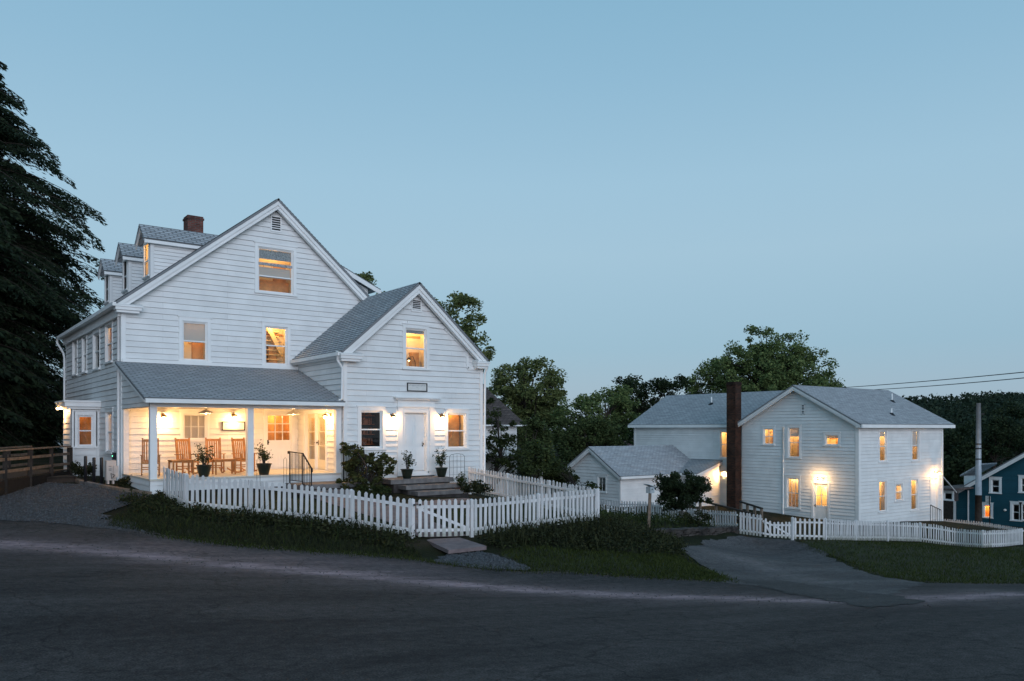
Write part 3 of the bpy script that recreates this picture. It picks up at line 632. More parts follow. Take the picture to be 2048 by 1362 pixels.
def scatter(poly, n):
    A = np.array(poly); P = NR.uniform(A.min(0), A.max(0), (n * 4, 2)); P = P[inside(P, poly)][:n]; return np.column_stack([P, HH(P)])
def blades(name, P, h, wd, m, lean=.25, kind='stuff', label=None, cat=None):
    n = len(P); hh = h * NR.uniform(.5, 1.25, n); a = NR.uniform(0, 2 * np.pi, n); s = np.stack([np.cos(a), np.sin(a), np.zeros(n)], 1) * (wd * NR.uniform(.6, 1.3, n))[:, None] / 2
    ln = NR.normal(0, lean, (n, 3)); ln[:, 2] = 0; mid = P + ln * hh[:, None] * .35 + np.array([0, 0, 1]) * hh[:, None] * .6; tip = P + ln * hh[:, None] + np.array([0, 0, 1]) * (hh * NR.uniform(.75, 1, n))[:, None]
    V = np.stack([P - s, P + s, mid + s * .7, mid - s * .7, tip], 1).reshape(-1, 3); i = np.arange(n)[:, None] * 5
    F = np.concatenate([i + np.array([0, 1, 2]), i + np.array([0, 2, 3]), i + np.array([3, 2, 4])])
    o = np_mesh(name, V, F, m, kind=kind)
    if label: tag(o, label, cat)
    return o
def leafy(name, P, h, leaf, per, m, kind='stuff', label=None, cat=None, spread=.12):
    n = len(P) * per; Q = np.repeat(P, per, 0); u = NR.uniform(0, 1, n); hh = np.repeat(h * NR.uniform(.4, 1.2, len(P)), per)
    C = Q + NR.normal(0, spread, (n, 3)) * np.array([1, 1, .2]); C[:, 2] = Q[:, 2] + u * hh
    ax = unit(n); ax[:, 2] = np.abs(ax[:, 2]) * .6; ax /= np.linalg.norm(ax, axis=1, keepdims=True); L = leaf * NR.uniform(.6, 1.5, n)
    V, F = leaf_quads(C, ax, L, L * .5); o = np_mesh(name, V, F, m, kind=kind)
    if label: tag(o, label, cat)
    return o
def stones(name, P, r, m, kind='stuff'):
    n = len(P); ico = np.array([(1, 0, 0), (-1, 0, 0), (0, 1, 0), (0, -1, 0), (0, 0, 1), (0, 0, -1)], float); T = np.array([(0, 2, 4), (2, 1, 4), (1, 3, 4), (3, 0, 4), (2, 0, 5), (1, 2, 5), (3, 1, 5), (0, 3, 5)])
    sc = r * NR.uniform(.5, 1.5, (n, 1, 1)) * NR.uniform(.6, 1.2, (n, 1, 3)); V = (ico[None] + NR.normal(0, .2, (n, 6, 3))) * sc + P[:, None]; V = V.reshape(-1, 3)
    F = (T[None] + (np.arange(n) * 6)[:, None, None]).reshape(-1, 3); return np_mesh(name, V, F, m, kind=kind)

# ================================================================ the white inn
def door(house, F, s0, s1, z0, z1, key, glass=None, mun=(0, 0), panels=(), light=0, knob=1, trim=.12, m=None, recess=.06, frost=False):
    HOLES.setdefault(key, []).append((s0, s1, z0, z1)); m = m or TRIM
    mb = MB(); mb.fbox(F, s0 - trim, s0, z0 - .02, z1 + trim, .0, .045); mb.fbox(F, s1, s1 + trim, z0 - .02, z1 + trim, 0, .045); mb.fbox(F, s0, s1, z1, z1 + trim, 0, .045)
    mb.fbox(F, s0 - .02, s1 + .02, z0 - .08, z0, -.1, .09)
    mb.ring(F, s0 + .012, s1 - .012, z0 + .003, z1 - .012, .03, -.2, -.002, .03, .0)
    fr = mb.build('door_frame', TRIM, house)
    mb = MB(); d0, d1 = -recess - .045, -recess
    if glass:
        g0, g1, h0, h1 = glass
        mb.fbox(F, s0, g0, z0, z1, d0, d1); mb.fbox(F, g1, s1, z0, z1, d0, d1); mb.fbox(F, g0, g1, h1, z1, d0, d1); mb.fbox(F, g0, g1, z0, h0, d0, d1)
        for i in range(1, mun[0] + 1):
            x = g0 + (g1 - g0) * i / (mun[0] + 1); mb.fbox(F, x - .014, x + .014, h0, h1, d0 + .006, d1 - .006)
        for i in range(1, mun[1] + 1):
            z = h0 + (h1 - h0) * i / (mun[1] + 1); mb.fbox(F, g0, g1, z - .014, z + .014, d0 + .01, d1 - .01)
    else: mb.fbox(F, s0, s1, z0, z1, d0, d1)
    for (a, b, c, d) in panels:      # raised panel with a moulded edge
        mb.ring(F, s0 + a, s0 + b, z0 + c, z0 + d, .02, d1, d1 + .012); mb.fbox(F, s0 + a + .035, s0 + b - .035, z0 + c + .035, z0 + d - .035, d1, d1 + .009)
    dr = mb.build('door', m, house)
    if glass:
        mb = MB(); mb.quad(F(g0, h0, d0 + .02), F(g1, h0, d0 + .02), F(g1, h1, d0 + .02), F(g0, h1, d0 + .02)); mb.build('pane', GLASS, dr)
        mb = MB(); dk, df, e = -.8, d0 - .004, .1
        A0, A1, B0, B1 = s0 - e, s1 + e, z0, z1 + e
        mb.quad(F(A0, B0, dk), F(A1, B0, dk), F(A1, B1, dk), F(A0, B1, dk))
        for q in ((A0, B0, A0, B1), (A1, B0, A1, B1), (A0, B0, A1, B0), (A0, B1, A1, B1)):
            mb.quad(F(q[0], q[1], df), F(q[2], q[3], df), F(q[2], q[3], dk), F(q[0], q[1], dk))
        mb.build('room', ROOM_O if not frost else ROOM_W, dr)
        if light: point(F((s0 + s1) / 2, z1 - .15, -.45), light, (1, .56, .2), .08)
    if knob:
        x = s1 - .075 if knob > 0 else s0 + .075
        mb = MB(); c = F(x, z0 + .95, d1 + .06); mb.lathe([(0, .03), (.024, .018), (.03, 0), (.024, -.018), (0, -.03)], c, 10); mb.fbox(F, x - .01, x + .01, z0 + .94, z0 + .96, d1, d1 + .05)
        mb.fbox(F, x - .025, x + .025, z0 + .86, z0 + 1.03, d1, d1 + .008); mb.build('handle', IRON, dr)
    return dr

def roof_slope(parent, name, O, S, T, length, up, m, poly=None, slab=.07, over=None):
    O = Vector(O); S = Vector(S).normalized(); T = Vector(T).normalized(); N = S.cross(T)
    if N.z < 0: N = -N
    F = Frame(O, S, T, N); mb = MB(); pl = poly or [(0, 0), (length, 0), (length, up), (0, up)]
    boards(mb, F, pl, [], 0, .14, .018, .002, 0)
    n = len(pl)
    for i in range(n):
        a, b = pl[i], pl[(i + 1) % n]; mb.quad(F(*a, 0), F(*b, 0), F(*b, -slab), F(*a, -slab))
    mb.poly([F(*p, -slab) for p in pl]); mb.poly([F(*p, 0) for p in pl])
    return F, mb.build(name, m, parent)

inn = thing('white_inn', (8.5, 30, -1.9), 'large white clapboard inn with lit front porch, three dormers and steep grey gable roofs', 'house')
X0, XR, YF, YB, XRG, ZRG = 5.55, 15.3, 28.5, 40.1, 10.66, 8.335
FM = wallY(YF); FL = wallX(X0); FLP = 0.79; FRP = 0.875
def zroof(x): return ZRG - (FLP * (XRG - x) if x < XRG else FRP * (x - XRG))
# windows of the main gable
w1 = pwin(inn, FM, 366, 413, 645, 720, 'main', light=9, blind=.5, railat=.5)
w2 = pwin(inn, FM, 531, 573, 655, 728, 'main', light=10, depth=.9)
w3 = pwin(inn, FM, 517, 585, 499, 585, 'main', light=9, room='w', railat=.36)
a = FM.px(517, 540); b = FM.px(585, 540)
mb = MB(); zz = FM.px(551, 530)[1]; mb.fbox(FM, a[0], b[0], zz - .05, zz + .05, -.08, -.02); zz = FM.px(551, 513)[1]; mb.fbox(FM, a[0] + .03, b[0] - .03, zz - .12, FM.px(551, 501)[1], -.10, -.09); mb.build('blind', mat('grey_valance', (.32, .33, .35), .7, .5, 30), w3)
mb = MB(); mb.fbox(FM, a[0] - .1, b[0] + .1, FM.px(551, 580)[1], FM.px(551, 556)[1], -.62, -.60); mb.build('cabinet', ROOM_O, w3)
mb = MB(); mb.fbox(FM, a[0] + .02, b[0] - .02, FM.px(551, 556)[1], FM.px(551, 535)[1], -.14, -.13); mb.build('shade', BLIND, w3)  # pale panel added in place of a sky reflection in the middle panes
# staircase seen through the stair window
s0, zl = FM.px(531, 728); s1, zt = FM.px(573, 655)
mb = MB()
for i in range(8):
    z = zl + (zt - zl) * (i + .3) / 8; mb.fbox(FM, s0 - .1, s1 - .02, z, z + .035, -.88, -.68)
mb.bar(FM(s0 + .28, zt + .1, -.60), FM(s1 + .05, zl + .45, -.60), .05, .16); mb.bar(FM(s0 - .12, zl + .6, -.58), FM(s0 + .28, zl - .1, -.58), .05, .12)
mb.build('staircase', mat('yellow_stair_paint', (.70, .52, .25), .6), w2)
# porch back wall: shuttered window, dutch door
pw = pwin(inn, FM, 368, 412, 829, 878, 'main', light=2.9, mun=(2, 1), rail=False, blind=.98, room='w', casing=.10)  # room lamp added behind the closed blind so that it glows warm
s0, z1 = FM.px(533, 823); s1, z0 = FM.px(583, 940); z0 = -1.43
g0, h1 = FM.px(537, 831); g1, h0 = FM.px(581, 880)
door(inn, FM, s0, s1, z0, z1, 'main', (g0, g1, h0, h1), (2, 2), ((.08, .45, .12, .62), (.55, .92, .12, .62)), light=7, knob=-1)
wallp = [(X0, -2.3), (XR, -2.3), (XR, zroof(XR) - .13), (XRG, ZRG - .16), (X0, zroof(X0) - .13)]
mb = MB(); boards(mb, FM, wallp, HOLES['main'], -1.9, .192, .024); mb.build('front_wall', SIDING, inn)
# left wall
for q in ((147, 155), (166, 174), (188, 200), (213, 225)):
    pwin(inn, FL, q[0], q[1], {147: 683, 166: 676, 188: 668, 213: 652}[q[0]], {147: 748, 166: 743, 188: 736, 213: 722}[q[0]], 'left', light=(2 if q[0] == 213 else 0), room=('o' if q[0] == 213 else 'd'), casing=.1, blind=0)
pwin(inn, FL, 214, 226, 826, 902, 'left', light=2, room='o', casing=.1, mun=(1, 0))
mb = MB(); boards(mb, FL, [(YF, -2.3), (YB, -2.3), (YB, zroof(X0) - .12), (YF, zroof(X0) - .12)], HOLES['left'], -1.9, .192, .024); mb.build('left_wall', SIDING, inn)
mb = MB(); mb.box(XR - .02, XR, YF + .02, YB, -2.3, zroof(XR) - .12)
mb.quad((X0, YB, -2.3), (XR, YB, -2.3), (XR, YB, 4.2), (X0, YB, 4.2)); mb.poly([(X0, YB, 4.0), (XR, YB, 4.0), (XRG, YB, ZRG - .16)]); mb.build('rear_wall', SIDING, inn)
# corner boards
mb = MB(); mb.fbox(FM, X0 - .03, X0 + .10, -2.2, 3.95, .0, .045); mb.fbox(FL, YF - .03, YF + .11, -2.2, 3.95, .0, .042); mb.build('corner_board', TRIM, inn)
# main roof
ex, ez = 5.30, ZRG - FLP * (XRG - 5.30); Lr = math.hypot(XRG - ex, ZRG - ez)
roof_slope(inn, 'roof', (ex, 28.16, ez), (0, 1, 0), (XRG - ex, 0, ZRG - ez), 12.2, Lr, SHINGLE)
ex2 = 15.55; ez2 = ZRG - FRP * (ex2 - XRG); Lr2 = math.hypot(ex2 - XRG, ZRG - ez2)
roof_slope(inn, 'roof', (ex2, 28.16, ez2), (0, 1, 0), (XRG - ex2, 0, ZRG - ez2), 12.2, Lr2, SHINGLE)
def rake(parent, xa, za, xb, zb, y, name='rake_board', wd=.13, drop=.075):
    """barge board under a sloping roof edge, with a crown moulding above and a frieze behind"""
    mb = MB(); A = Vector((xa, 0, za)); B = Vector((xb, 0, zb)); d = (B - A).normalized(); n = Vector((-d.z, 0, d.x)); n = n if n.z > 0 else -n
    def bb(o0, o1, y0, y1, ext=0): mb.box8(lambda i, j, k: (B if i else A) + n * (o1 if k else o0) + Vector((0, (y1 if j else y0), 0)))
    bb(-drop - .11, -drop, y + .02, y + .09); bb(-drop - wd - .05, -drop - .112, y + .06, y + .13); bb(-drop - wd - .09, -drop - wd - .052, y + .045, y + .2)
    bb(-drop - .06, -drop - .003, y + .092, y + .42)
    return mb.build(name, TRIM, parent)
rake(inn, ex, ez, XRG, ZRG, 28.16); rake(inn, ex2, ez2, XRG, ZRG, 28.164)
# eave return and gutter
def eave_return(parent, x0, x1, zt, y0, y1):
    mb = MB(); mb.box(x0, x1, y0, y1, zt - .06, zt); mb.box(x0 + .03, x1 - .04, y0 + .03, y1, zt - .16, zt - .062); mb.box(x0 + .07, x1 - .10, y0 + .08, y1, zt - .24, zt - .162)
    mb.box8(lambda i, j, k: ((x0 if not i else x1), (y0 if not j else y1), zt + .004 + (k * (.10 if j else .001)))); return mb.build('eave_return', TRIM, parent)
eave_return(inn, 5.26, 6.12, 4.02, 28.14, 28.5)
mb = MB(); mb.box(5.20, 5.31, 28.16, 40.3, ez - .14, ez - .02); mb.box(5.313, 5.55, 28.2, 40.3, ez - .13, ez - .09); mb.box(5.42, 5.55, 28.52, 40.1, ez - .42, ez - .132); mb.build('gutter', TRIM, inn)
mb = MB(); mb.tube([(5.22, 40.28, ez - .12), (5.22, 40.3, ez - .3), (5.45, 40.2, ez - .75), (5.46, 40.0, ez - 1.0), (5.46, 40.0, -1.7)], .045, 8); mb.build('downspout', TRIM, inn, True)
mb = MB(); mb.tube([(5.46, 28.62, 3.7), (5.46, 28.62, -1.8)], .045, 8); mb.build('downspout', TRIM, inn, True)
# vents
def vent(house, F, x0, x1, y0, y1):
    a = F.px(x0, y1); b = F.px(x1, y0); mb = MB(); mb.ring(F, a[0], b[0], a[1], b[1], .04, .0, .045); N = 6
    for i in range(N):
        z = a[1] + (b[1] - a[1]) * i / N; h = (b[1] - a[1]) / N
        mb.quad(F(a[0], z, .042), F(b[0], z, .042), F(b[0], z + h * .7, .018), F(a[0], z + h * .7, .018))
    v = mb.build('vent', TRIM, house); mb = MB(); mb.fbox(F, a[0], b[0], a[1], b[1], .0, .03); mb.quad(F(a[0], a[1], .031), F(b[0], a[1], .031), F(b[0], b[1], .031), F(a[0], b[1], .031)); mb.build('backing', FRAMEBLK, v)
vent(inn, FM, 543, 560, 436, 461)
# dormers
for yd in (29.8, 33.3, 36.9):
    xd = 6.73; zt = 6.62; wy = 1.1; zb = zroof(xd) - .1; FD = Frame((xd, 0, 0), (0, 1, 0), (0, 0, 1), (-1, 0, 0)); FC = Frame((0, yd, 0), (1, 0, 0), (0, 0, 1), (0, -1, 0))
    xe = XRG - (ZRG - zt) / FLP
    mb = MB(); zs0, zs1 = zb + .28, zt - .10; hl = [(yd + .22, yd + wy - .22, zs0, zs1)]
    boards(mb, FC, [(xd, zroof(xd) - .1), (xe, zt), (xd, zt)], [], 0, .13, .018); boards(mb, FD, [(yd, zb), (yd + wy, zb), (yd + wy, zt), (yd + wy / 2, zt + .45), (yd, zt)], hl, 0, .13, .018)
    mb.quad((xd, yd + wy, zb), (xe, yd + wy, zt), (xd, yd + wy, zt), (xd, yd + wy, zt))
    mb.fbox(FD, yd - .03, yd + .08, zb, zt, .0, .04); mb.fbox(FC, xd - .04, xd + .08, zroof(xd) - .05, zt, .02, .045)
    dm = mb.build('dormer', SIDING, inn)
    mb = MB(); mb.ring(FD, *hl[0], .09, 0, .05); mb.fbox(FD, hl[0][0], hl[0][1], (zs0 + zs1) / 2 - .025, (zs0 + zs1) / 2 + .025, -.05, -.01); mb.fbox(FD, hl[0][0] - .14, hl[0][1] + .14, zs0 - .07, zs0 - .02, 0, .09); mb.build('window_frame', TRIM, dm)
    mb = MB(); mb.quad(FD(hl[0][0], zs0, -.03), FD(hl[0][1], zs0, -.03), FD(hl[0][1], zs1, -.03), FD(hl[0][0], zs1, -.03)); mb.build('pane', GLASS, dm)
    mb = MB(); lit = yd < 30; mb.box(xd + .06, xd + .9, yd + .06, yd + wy - .06, zb, zt); mb.f = mb.f[:2] + mb.f[3:]; mb.uv = mb.uv[:8] + mb.uv[12:]; mb.build('room', ROOM_W if lit else ROOM_D, dm)
    if lit: point((xd + .5, yd + wy / 2, zt - .12), 6, (1, .56, .2), .08)
    ym = yd + wy / 2; hw = wy / 2 + .16; zr = zt + .58; ze = zt - .02; ov = .28; xr = XRG - (ZRG - zr) / FLP; xv = XRG - (ZRG - ze) / FLP
    L = math.hypot(hw, zr - ze)
    mbs = []
    for sgn in (-1, 1):
        Fs = Frame((xd - ov, ym + sgn * hw, ze), (1, 0, 0), (0, -sgn * hw, zr - ze), (0, sgn * (zr - ze), hw)); q = MB()
        pl = [(0, 0), (xv - xd + ov + .05, 0), (xr - xd + ov + .1, L), (0, L)]
        boards(q, Fs, pl, [], 0, .13, .016, .002, 0); q.poly([Fs(*p, -.05) for p in pl]); q.quad(Fs(0, 0, 0), Fs(0, L, 0), Fs(0, L, -.05), Fs(0, 0, -.05)); q.quad(Fs(*pl[0], 0), Fs(*pl[1], 0), Fs(*pl[1], -.05), Fs(*pl[0], -.05))
        q.build('dormer_roof', SHINGLE, dm)
    mb = MB()
    for sgn in (-1, 1):
        A = Vector((xd - ov + .03, ym + sgn * hw, ze - .05)); B = Vector((xd - ov + .03, ym, zr - .05)); mb.box8(lambda i, j, k: (B if i else A) + Vector((.05 * j, 0, -.12 * (1 - k))))
    mb.box(xd - ov + .05, xv, ym - hw - .02, ym - hw + .02, ze - .16, ze - .05); mb.box(xd - ov + .05, xv, ym - hw + .02, yd - .01, ze - .12, ze - .09)
    mb.build('rake_board', TRIM, dm)
# shed dormer on the far slope
F5, _ = roof_slope(inn, 'shed_dormer_roof', (16.05, 30.6, 5.95), (0, 1, 0), (-2.75, 0, 1.22), 8.5, 3.0, SHINGLE)
mb = MB(); mb.bar((16.05, 30.57, 5.80), (13.3, 30.57, 7.02), .05, .17); mb.poly([(15.6, 30.9, 4.2), (15.6, 30.9, 5.95), (13.3, 30.9, 6.95), (13.3, 30.9, 5.9)]); mb.quad((15.6, 30.9, 4.0), (15.6, 39, 4.0), (15.6, 39, 6.0), (15.6, 30.9, 6.0)); mb.build('shed_dormer', TRIM, inn)
# chimney
mb = MB(); mb.box(9.2, 9.83, 34.5, 35.13, 6.3, 8.72); mb.box(9.17, 9.86, 34.47, 35.16, 8.722, 8.80); mb.box(9.2, 9.83, 34.5, 35.13, 8.802, 8.87); mb.build('chimney', BRICK, inn)

# ---- wing
YW, XA, XB, XW, ZW = 24.58, 11.53, 17.10, 14.24, 5.134
FW_ = wallY(YW); FWL = wallX(XA)
def zwing(x): return ZW - .875 * abs(x - XW)
ww = pwin(inn, FW_, 812, 851, 659, 735, 'wing', light=12, railat=.5)
a = FW_.px(812, 735); b = FW_.px(851, 659)
mb = MB(); mb.fbox(FW_, a[0] + .03, b[0] - .03, b[1] - .17, b[1], -.10, -.09); mb.build('blind', MATS['grey_valance'], ww)
mb = MB(); c = FW_((a[0] * .55 + b[0] * .45), a[1] + .30, -.42); mb.tube([FW_(b[0] - .12, a[1] - .1, -.5), FW_(b[0] - .13, a[1] + .25, -.5), FW_(b[0] - .25, a[1] + .45, -.46), c + Vector((0, 0, .1))], .012, 6); mb.lathe([(.02, .12), (.05, .09), (.09, .0)], c, 12); mb.fbox(FW_, a[0], b[0], a[1] - .02, a[1] + .02, -.6, -.35); mb.build('desk_lamp', FRAMEBLK, ww)
mb = MB(); mb.lathe([(0, .04), (.045, 0), (0, -.05)], c, 10); mb.build('bulb', BULBS, ww)
wl = pwin(inn, FW_, 722, 763, 823, 895, 'wing', light=.45, room='d', depth=1.0)
mb = MB(); a = FW_.px(722, 895); b = FW_.px(763, 823)
for k, z in enumerate((.1, .45, .8, 1.1)):
    mb.fbox(FW_, a[0] - .1, b[0] + .1, a[1] + z - .03, a[1] + z, -.95, -.70); x = a[0]
    while x < b[0]:
        t_ = R.uniform(.025, .05); 
        if R.random() < .6: mb.fbox(FW_, x, x + t_ * .9, a[1] + z + .001, a[1] + z + R.uniform(.15, .24), -.92, -.74)
        x += t_
mb.build('bookshelf', mat('book_spines', (.20, .07, .035), .6, .7, 18), wl)
wr = pwin(inn, FW_, 896, 930, 828, 895, 'wing', light=4, room='w', depth=.9)
a = FW_.px(896, 895); b = FW_.px(930, 828)
mb = MB(); mb.fbox(FW_, a[0] + .34, b[0] + .1, a[1] - .1, b[1] + .1, -.80, -.55); mb.tube([FW_(a[0] + .25, a[1] + .05, -.5), FW_(a[0] + .42, a[1] + .35, -.45), FW_(a[0] + .5, a[1] + .62, -.4)], .05, 7); mb.tube([FW_(a[0] + .42, a[1] + .3, -.45), FW_(a[0] + .22, a[1] + .5, -.45)], .03, 6); mb.build('cupboard', ROOM_O, wr)
s0, z1 = FW_.px(808.5, 825); s1, _ = FW_.px(852, 825); z0 = FW_.px(830, 942)[1]
wd_ = s1 - s0; pn = []
for (a, b) in ((.09, wd_ / 2 - .05), (wd_ / 2 + .05, wd_ - .09)): pn += [(a, b, .15, .78), (a, b, .93, 1.62), (a, b, 1.72, 1.93)]
door(inn, FW_, s0, s1, z0, z1, 'wing', panels=pn, trim=.10, recess=.12)
# door surround: pilasters, frieze, projecting hood
mb = MB(); pL, _ = FW_.px(794, 850); pR, _ = FW_.px(868, 850); zc = FW_.px(830, 815)[1]; zh = FW_.px(835, 797)[1]
mb.fbox(FW_, pL, pL + .20, z0 - .16, zc, 0, .06); mb.fbox(FW_, pR - .20, pR, z0 - .16, zc, 0, .06); mb.fbox(FW_, pL + .20, s0 - .102, z0 - .08, zc, 0, .03); mb.fbox(FW_, s1 + .102, pR - .20, z0 - .08, zc, 0, .03)
mb.fbox(FW_, s0 - .102, s1 + .102, z1 + .102, zc, 0, .035); mb.fbox(FW_, pL - .03, pR + .03, zc, zc + .05, 0, .09); mb.fbox(FW_, pL, pR, zc + .05, zh - .06, 0, .05); mb.fbox(FW_, pL - .12, pR + .14, zh - .06, zh - .01, 0, .16); mb.fbox(FW_, pL - .16, pR + .18, zh - .008, zh + .04, 0, .22)
mb.fbox(FW_, pL - .02, pL + .22, z0 - .16, z0 + .02, .06, .085); mb.fbox(FW_, pR - .22, pR + .02, z0 - .16, z0 + .02, .06, .085); mb.fbox(FW_, s0 - .1, s1 + .1, z0 - .16, z0 - .082, -.05, .12)
mb.build('door_surround', TRIM, inn)
HOLES['wing'] += [(pL, pR, z0 - .2, zh - .05)]
mb = MB(); boards(mb, FW_, [(XA, -2.7), (XB, -2.7), (XB, zwing(XB) - .13), (XW, ZW - .16), (XA, zwing(XA) - .13)], HOLES['wing'], -1.95, .192, .026); mb.build('front_wall', SIDING, inn)
# hidden backing so the lamps do not shine through behind the surround
# french doors on the side of the wing, inside the porch
FWLp = lambda px, py: onX(px, py, XA)
y0_, zt_ = FWLp(653, 826); y1_, _ = FWLp(612, 826); zf = -1.43
ym_ = (y0_ + y1_) / 2
for (a, b, kn) in ((y0_, ym_ - .004, 1), (ym_ + .004, y1_, -1)):
    door(inn, FWL, a, b, zf, zt_, 'wingl', (a + .13, b - .13, zf + .35, zt_ - .16), (0, 2), light=2, knob=kn, trim=.002, frost=True, m=mat('cream_door_paint', (.70, .64, .50), .45))
mb = MB(); mb.fbox(FWL, y0_ - .12, y0_ - .003, zf, zt_ + .12, 0, .05); mb.fbox(FWL, y1_ + .003, y1_ + .12, zf, zt_ + .12, 0, .05); mb.fbox(FWL, y0_ - .003, y1_ + .003, zt_ + .003, zt_ + .12, 0, .05); mb.build('door_frame', TRIM, inn)
mb = MB(); boards(mb, FWL, [(YW, -2.6), (YF, -2.6), (YF, zwing(XA) - .12), (YW, zwing(XA) - .12)], HOLES['wingl'], -1.95, .192, .026); mb.build('side_wall', SIDING, inn)
mb = MB(); mb.box(XB - .02, XB, YW + .01, 36, -2.9, zwing(XB) - .1); mb.build('side_wall', SIDING, inn)
mb = MB(); mb.fbox(FW_, XA - .03, XA + .10, -2.6, 2.4, 0, .045); mb.fbox(FWL, YW - .04, YW + .1, .95, 2.4, 0, .04); mb.build('corner_board', TRIM, inn); mb = MB(); mb.fbox(FW_, XB - .10, XB + .03, -2.7, 2.4, 0, .045); mb.build('corner_board', TRIM, inn)
wx = 2.94; we = ZW - .875 * wx; wLn = math.hypot(wx, ZW - we)
roof_slope(inn, 'roof', (XW - wx, 24.24, we), (0, 1, 0), (wx, 0, ZW - we), 0, wLn, SHINGLE, poly=[(0, 0), (4.24, 0), (4.2, wLn), (0, wLn)])
roof_slope(inn, 'roof', (XW + wx, 24.24, we), (0, 1, 0), (-wx, 0, ZW - we), 11.8, wLn, SHINGLE)
rake(inn, XW - wx, we, XW, ZW, 24.24); rake(inn, XW + wx, we, XW, ZW, 24.244)
eave_return(inn, XW - wx - .06, XA + .55, we - .08, 24.2, 24.58); eave_return(inn, XB - .45, XW + wx + .06, we - .08, 24.2, 24.58)
mb = MB(); mb.box(XW - wx - .11, XW - wx, 24.3, 28.42, we - .15, we - .03); mb.box(XW - wx + .002, XA, 24.3, 28.47, we - .2, we - .15); mb.build('gutter', TRIM, inn)
mb = MB(); mb.tube([(11.23, 24.42, we - .14), (11.23, 24.42, we - .3), (11.42, 24.46, we - .55), (11.43, 24.5, 1.0), (11.3, 24.5, .95)], .045, 8); mb.build('downspout', TRIM, inn, True)
mb = MB(); mb.tube([(17.24, 24.42, we - .14), (17.24, 24.42, we - .3), (17.17, 24.46, we - .5), (17.16, 24.5, -2.2)], .045, 8); mb.build('downspout', TRIM, inn, True)
vent(inn, FW_, 824, 840, 602, 621)
# stepped moulding right of the wing window
mb = MB(); pts = [FW_(*FW_.px(*p), .03) for p in ((814, 645), (888, 656), (933, 701), (934, 737), (964, 737))]
for p, q in zip(pts, pts[1:]): mb.bar(p, q, .10, .05, (0, -1, 0))
mb.build('moulding', TRIM, inn)

# ---- porch
PY0, PZ = 24.72, -1.45
mb = MB(); mb.box(X0 - .02, XA - .03, PY0 - .06, YF - .03, PZ - .05, PZ); mb.build('porch_floor', FLOORP, inn)
mb = MB(); F = wallY(PY0); boards(mb, F, [(X0, -1.82), (XA - .03, -1.82), (XA - .03, PZ - .05), (X0, PZ - .05)], [], -1.82, .18, .02); F2 = wallX(X0); boards(mb, F2, [(PY0, -2.25), (YF, -2.25), (YF, PZ - .05), (PY0, PZ - .05)], [], -2.25, .2, .02); mb.build('porch_skirt', SIDING, inn); mb = MB(); mb.box(X0 + .1, XA - .03, PY0 + .12, PY0 + .16, -2.5, -1.76); mb.build('porch_shade_panel', FRAMEBLK, inn)  # black panel set below the skirt to paint the shade under the porch
for x in (5.55, 8.37, 11.31):
    mb = MB(); b_ = -1.95 if x < 6 else PZ; mb.box(x, x + .19, PY0 - .02, PY0 + .17, b_, .64); mb.build('porch_post', TRIM, inn)
mb = MB(); mb.box(X0 + .0, XA - .03, PY0 - .02, PY0 + .17, .642, .86); mb.box(X0, X0 + .19, PY0 + .17, YF - .05, .642, .80); mb.box(5.55, 5.72, YF - .20, YF - .03, PZ, .64); mb.build('porch_beam', TRIM, inn)
mb = MB(); mb.box(X0 + .192, XA - .03, PY0 + .172, YF - .03, .72, .75); mb.build('porch_ceiling', mat('cream_ceiling', (.75, .70, .60), .6), inn)
mb = MB(); F2 = wallX(X0 - .005); boards(mb, F2, [(PY0, .66), (YF - .03, .66), (YF - .03, 2.0), (PY0, .78)], [], -1.9, .192, .022); mb.build('porch_gable_wall', SIDING, inn)
Fp, _ = roof_slope(inn, 'porch_roof', (5.33, 24.42, .90), (1, 0, 0), (0, 4.08, 1.30), 6.18, math.hypot(4.06, 1.30), SHINGLE)
mb = MB(); mb.bar((5.36, 24.45, .82), (5.36, 28.48, 2.11), .05, .13); mb.box(5.34, 11.45, 24.30, 24.42, .75, .87); mb.box(5.36, 11.45, 24.43, 24.70, .78, .81); mb.box(5.55, 11.5, 28.40, 28.47, 2.19, 2.30); mb.build('porch_gutter', TRIM, inn)
# flashing handled; side entry box on the left wall
YE = 32.3; XE = 4.63; FE = wallY(YE); FE2 = wallX(XE)
ew = pwin(inn, FE, 157, 185, 832, 891, 'entry', light=1.6, room='o', depth=.8, casing=.12)
mb = MB(); boards(mb, FE, [(XE, -2.1), (X0, -2.1), (X0, .72), (XE, .72)], HOLES['entry'], -1.9, .192, .022); boards(mb, FE2, [(YE, -2.1), (34.0, -2.1), (34.0, .72), (YE, .72)], [], -1.9, .192, .022)
mb.fbox(FE, XE - .03, XE + .1, -2.0, .72, 0, .04); mb.fbox(FE2, YE - .04, YE + .1, -2, .72, 0, .04); mb.fbox(FE, X0 - .13, X0 - .02, -2.0, .72, .0, .04); mb.build('entry_box', SIDING, inn)
mb = MB(); mb.box(XE - .16, X0, YE - .16, 34.1, .72, .80); mb.box(XE - .24, X0, YE - .24, 34.2, .802, .96); mb.box(XE - .28, X0, YE - .28, 34.2, .962, 1.02); mb.build('entry_roof', TRIM, inn)

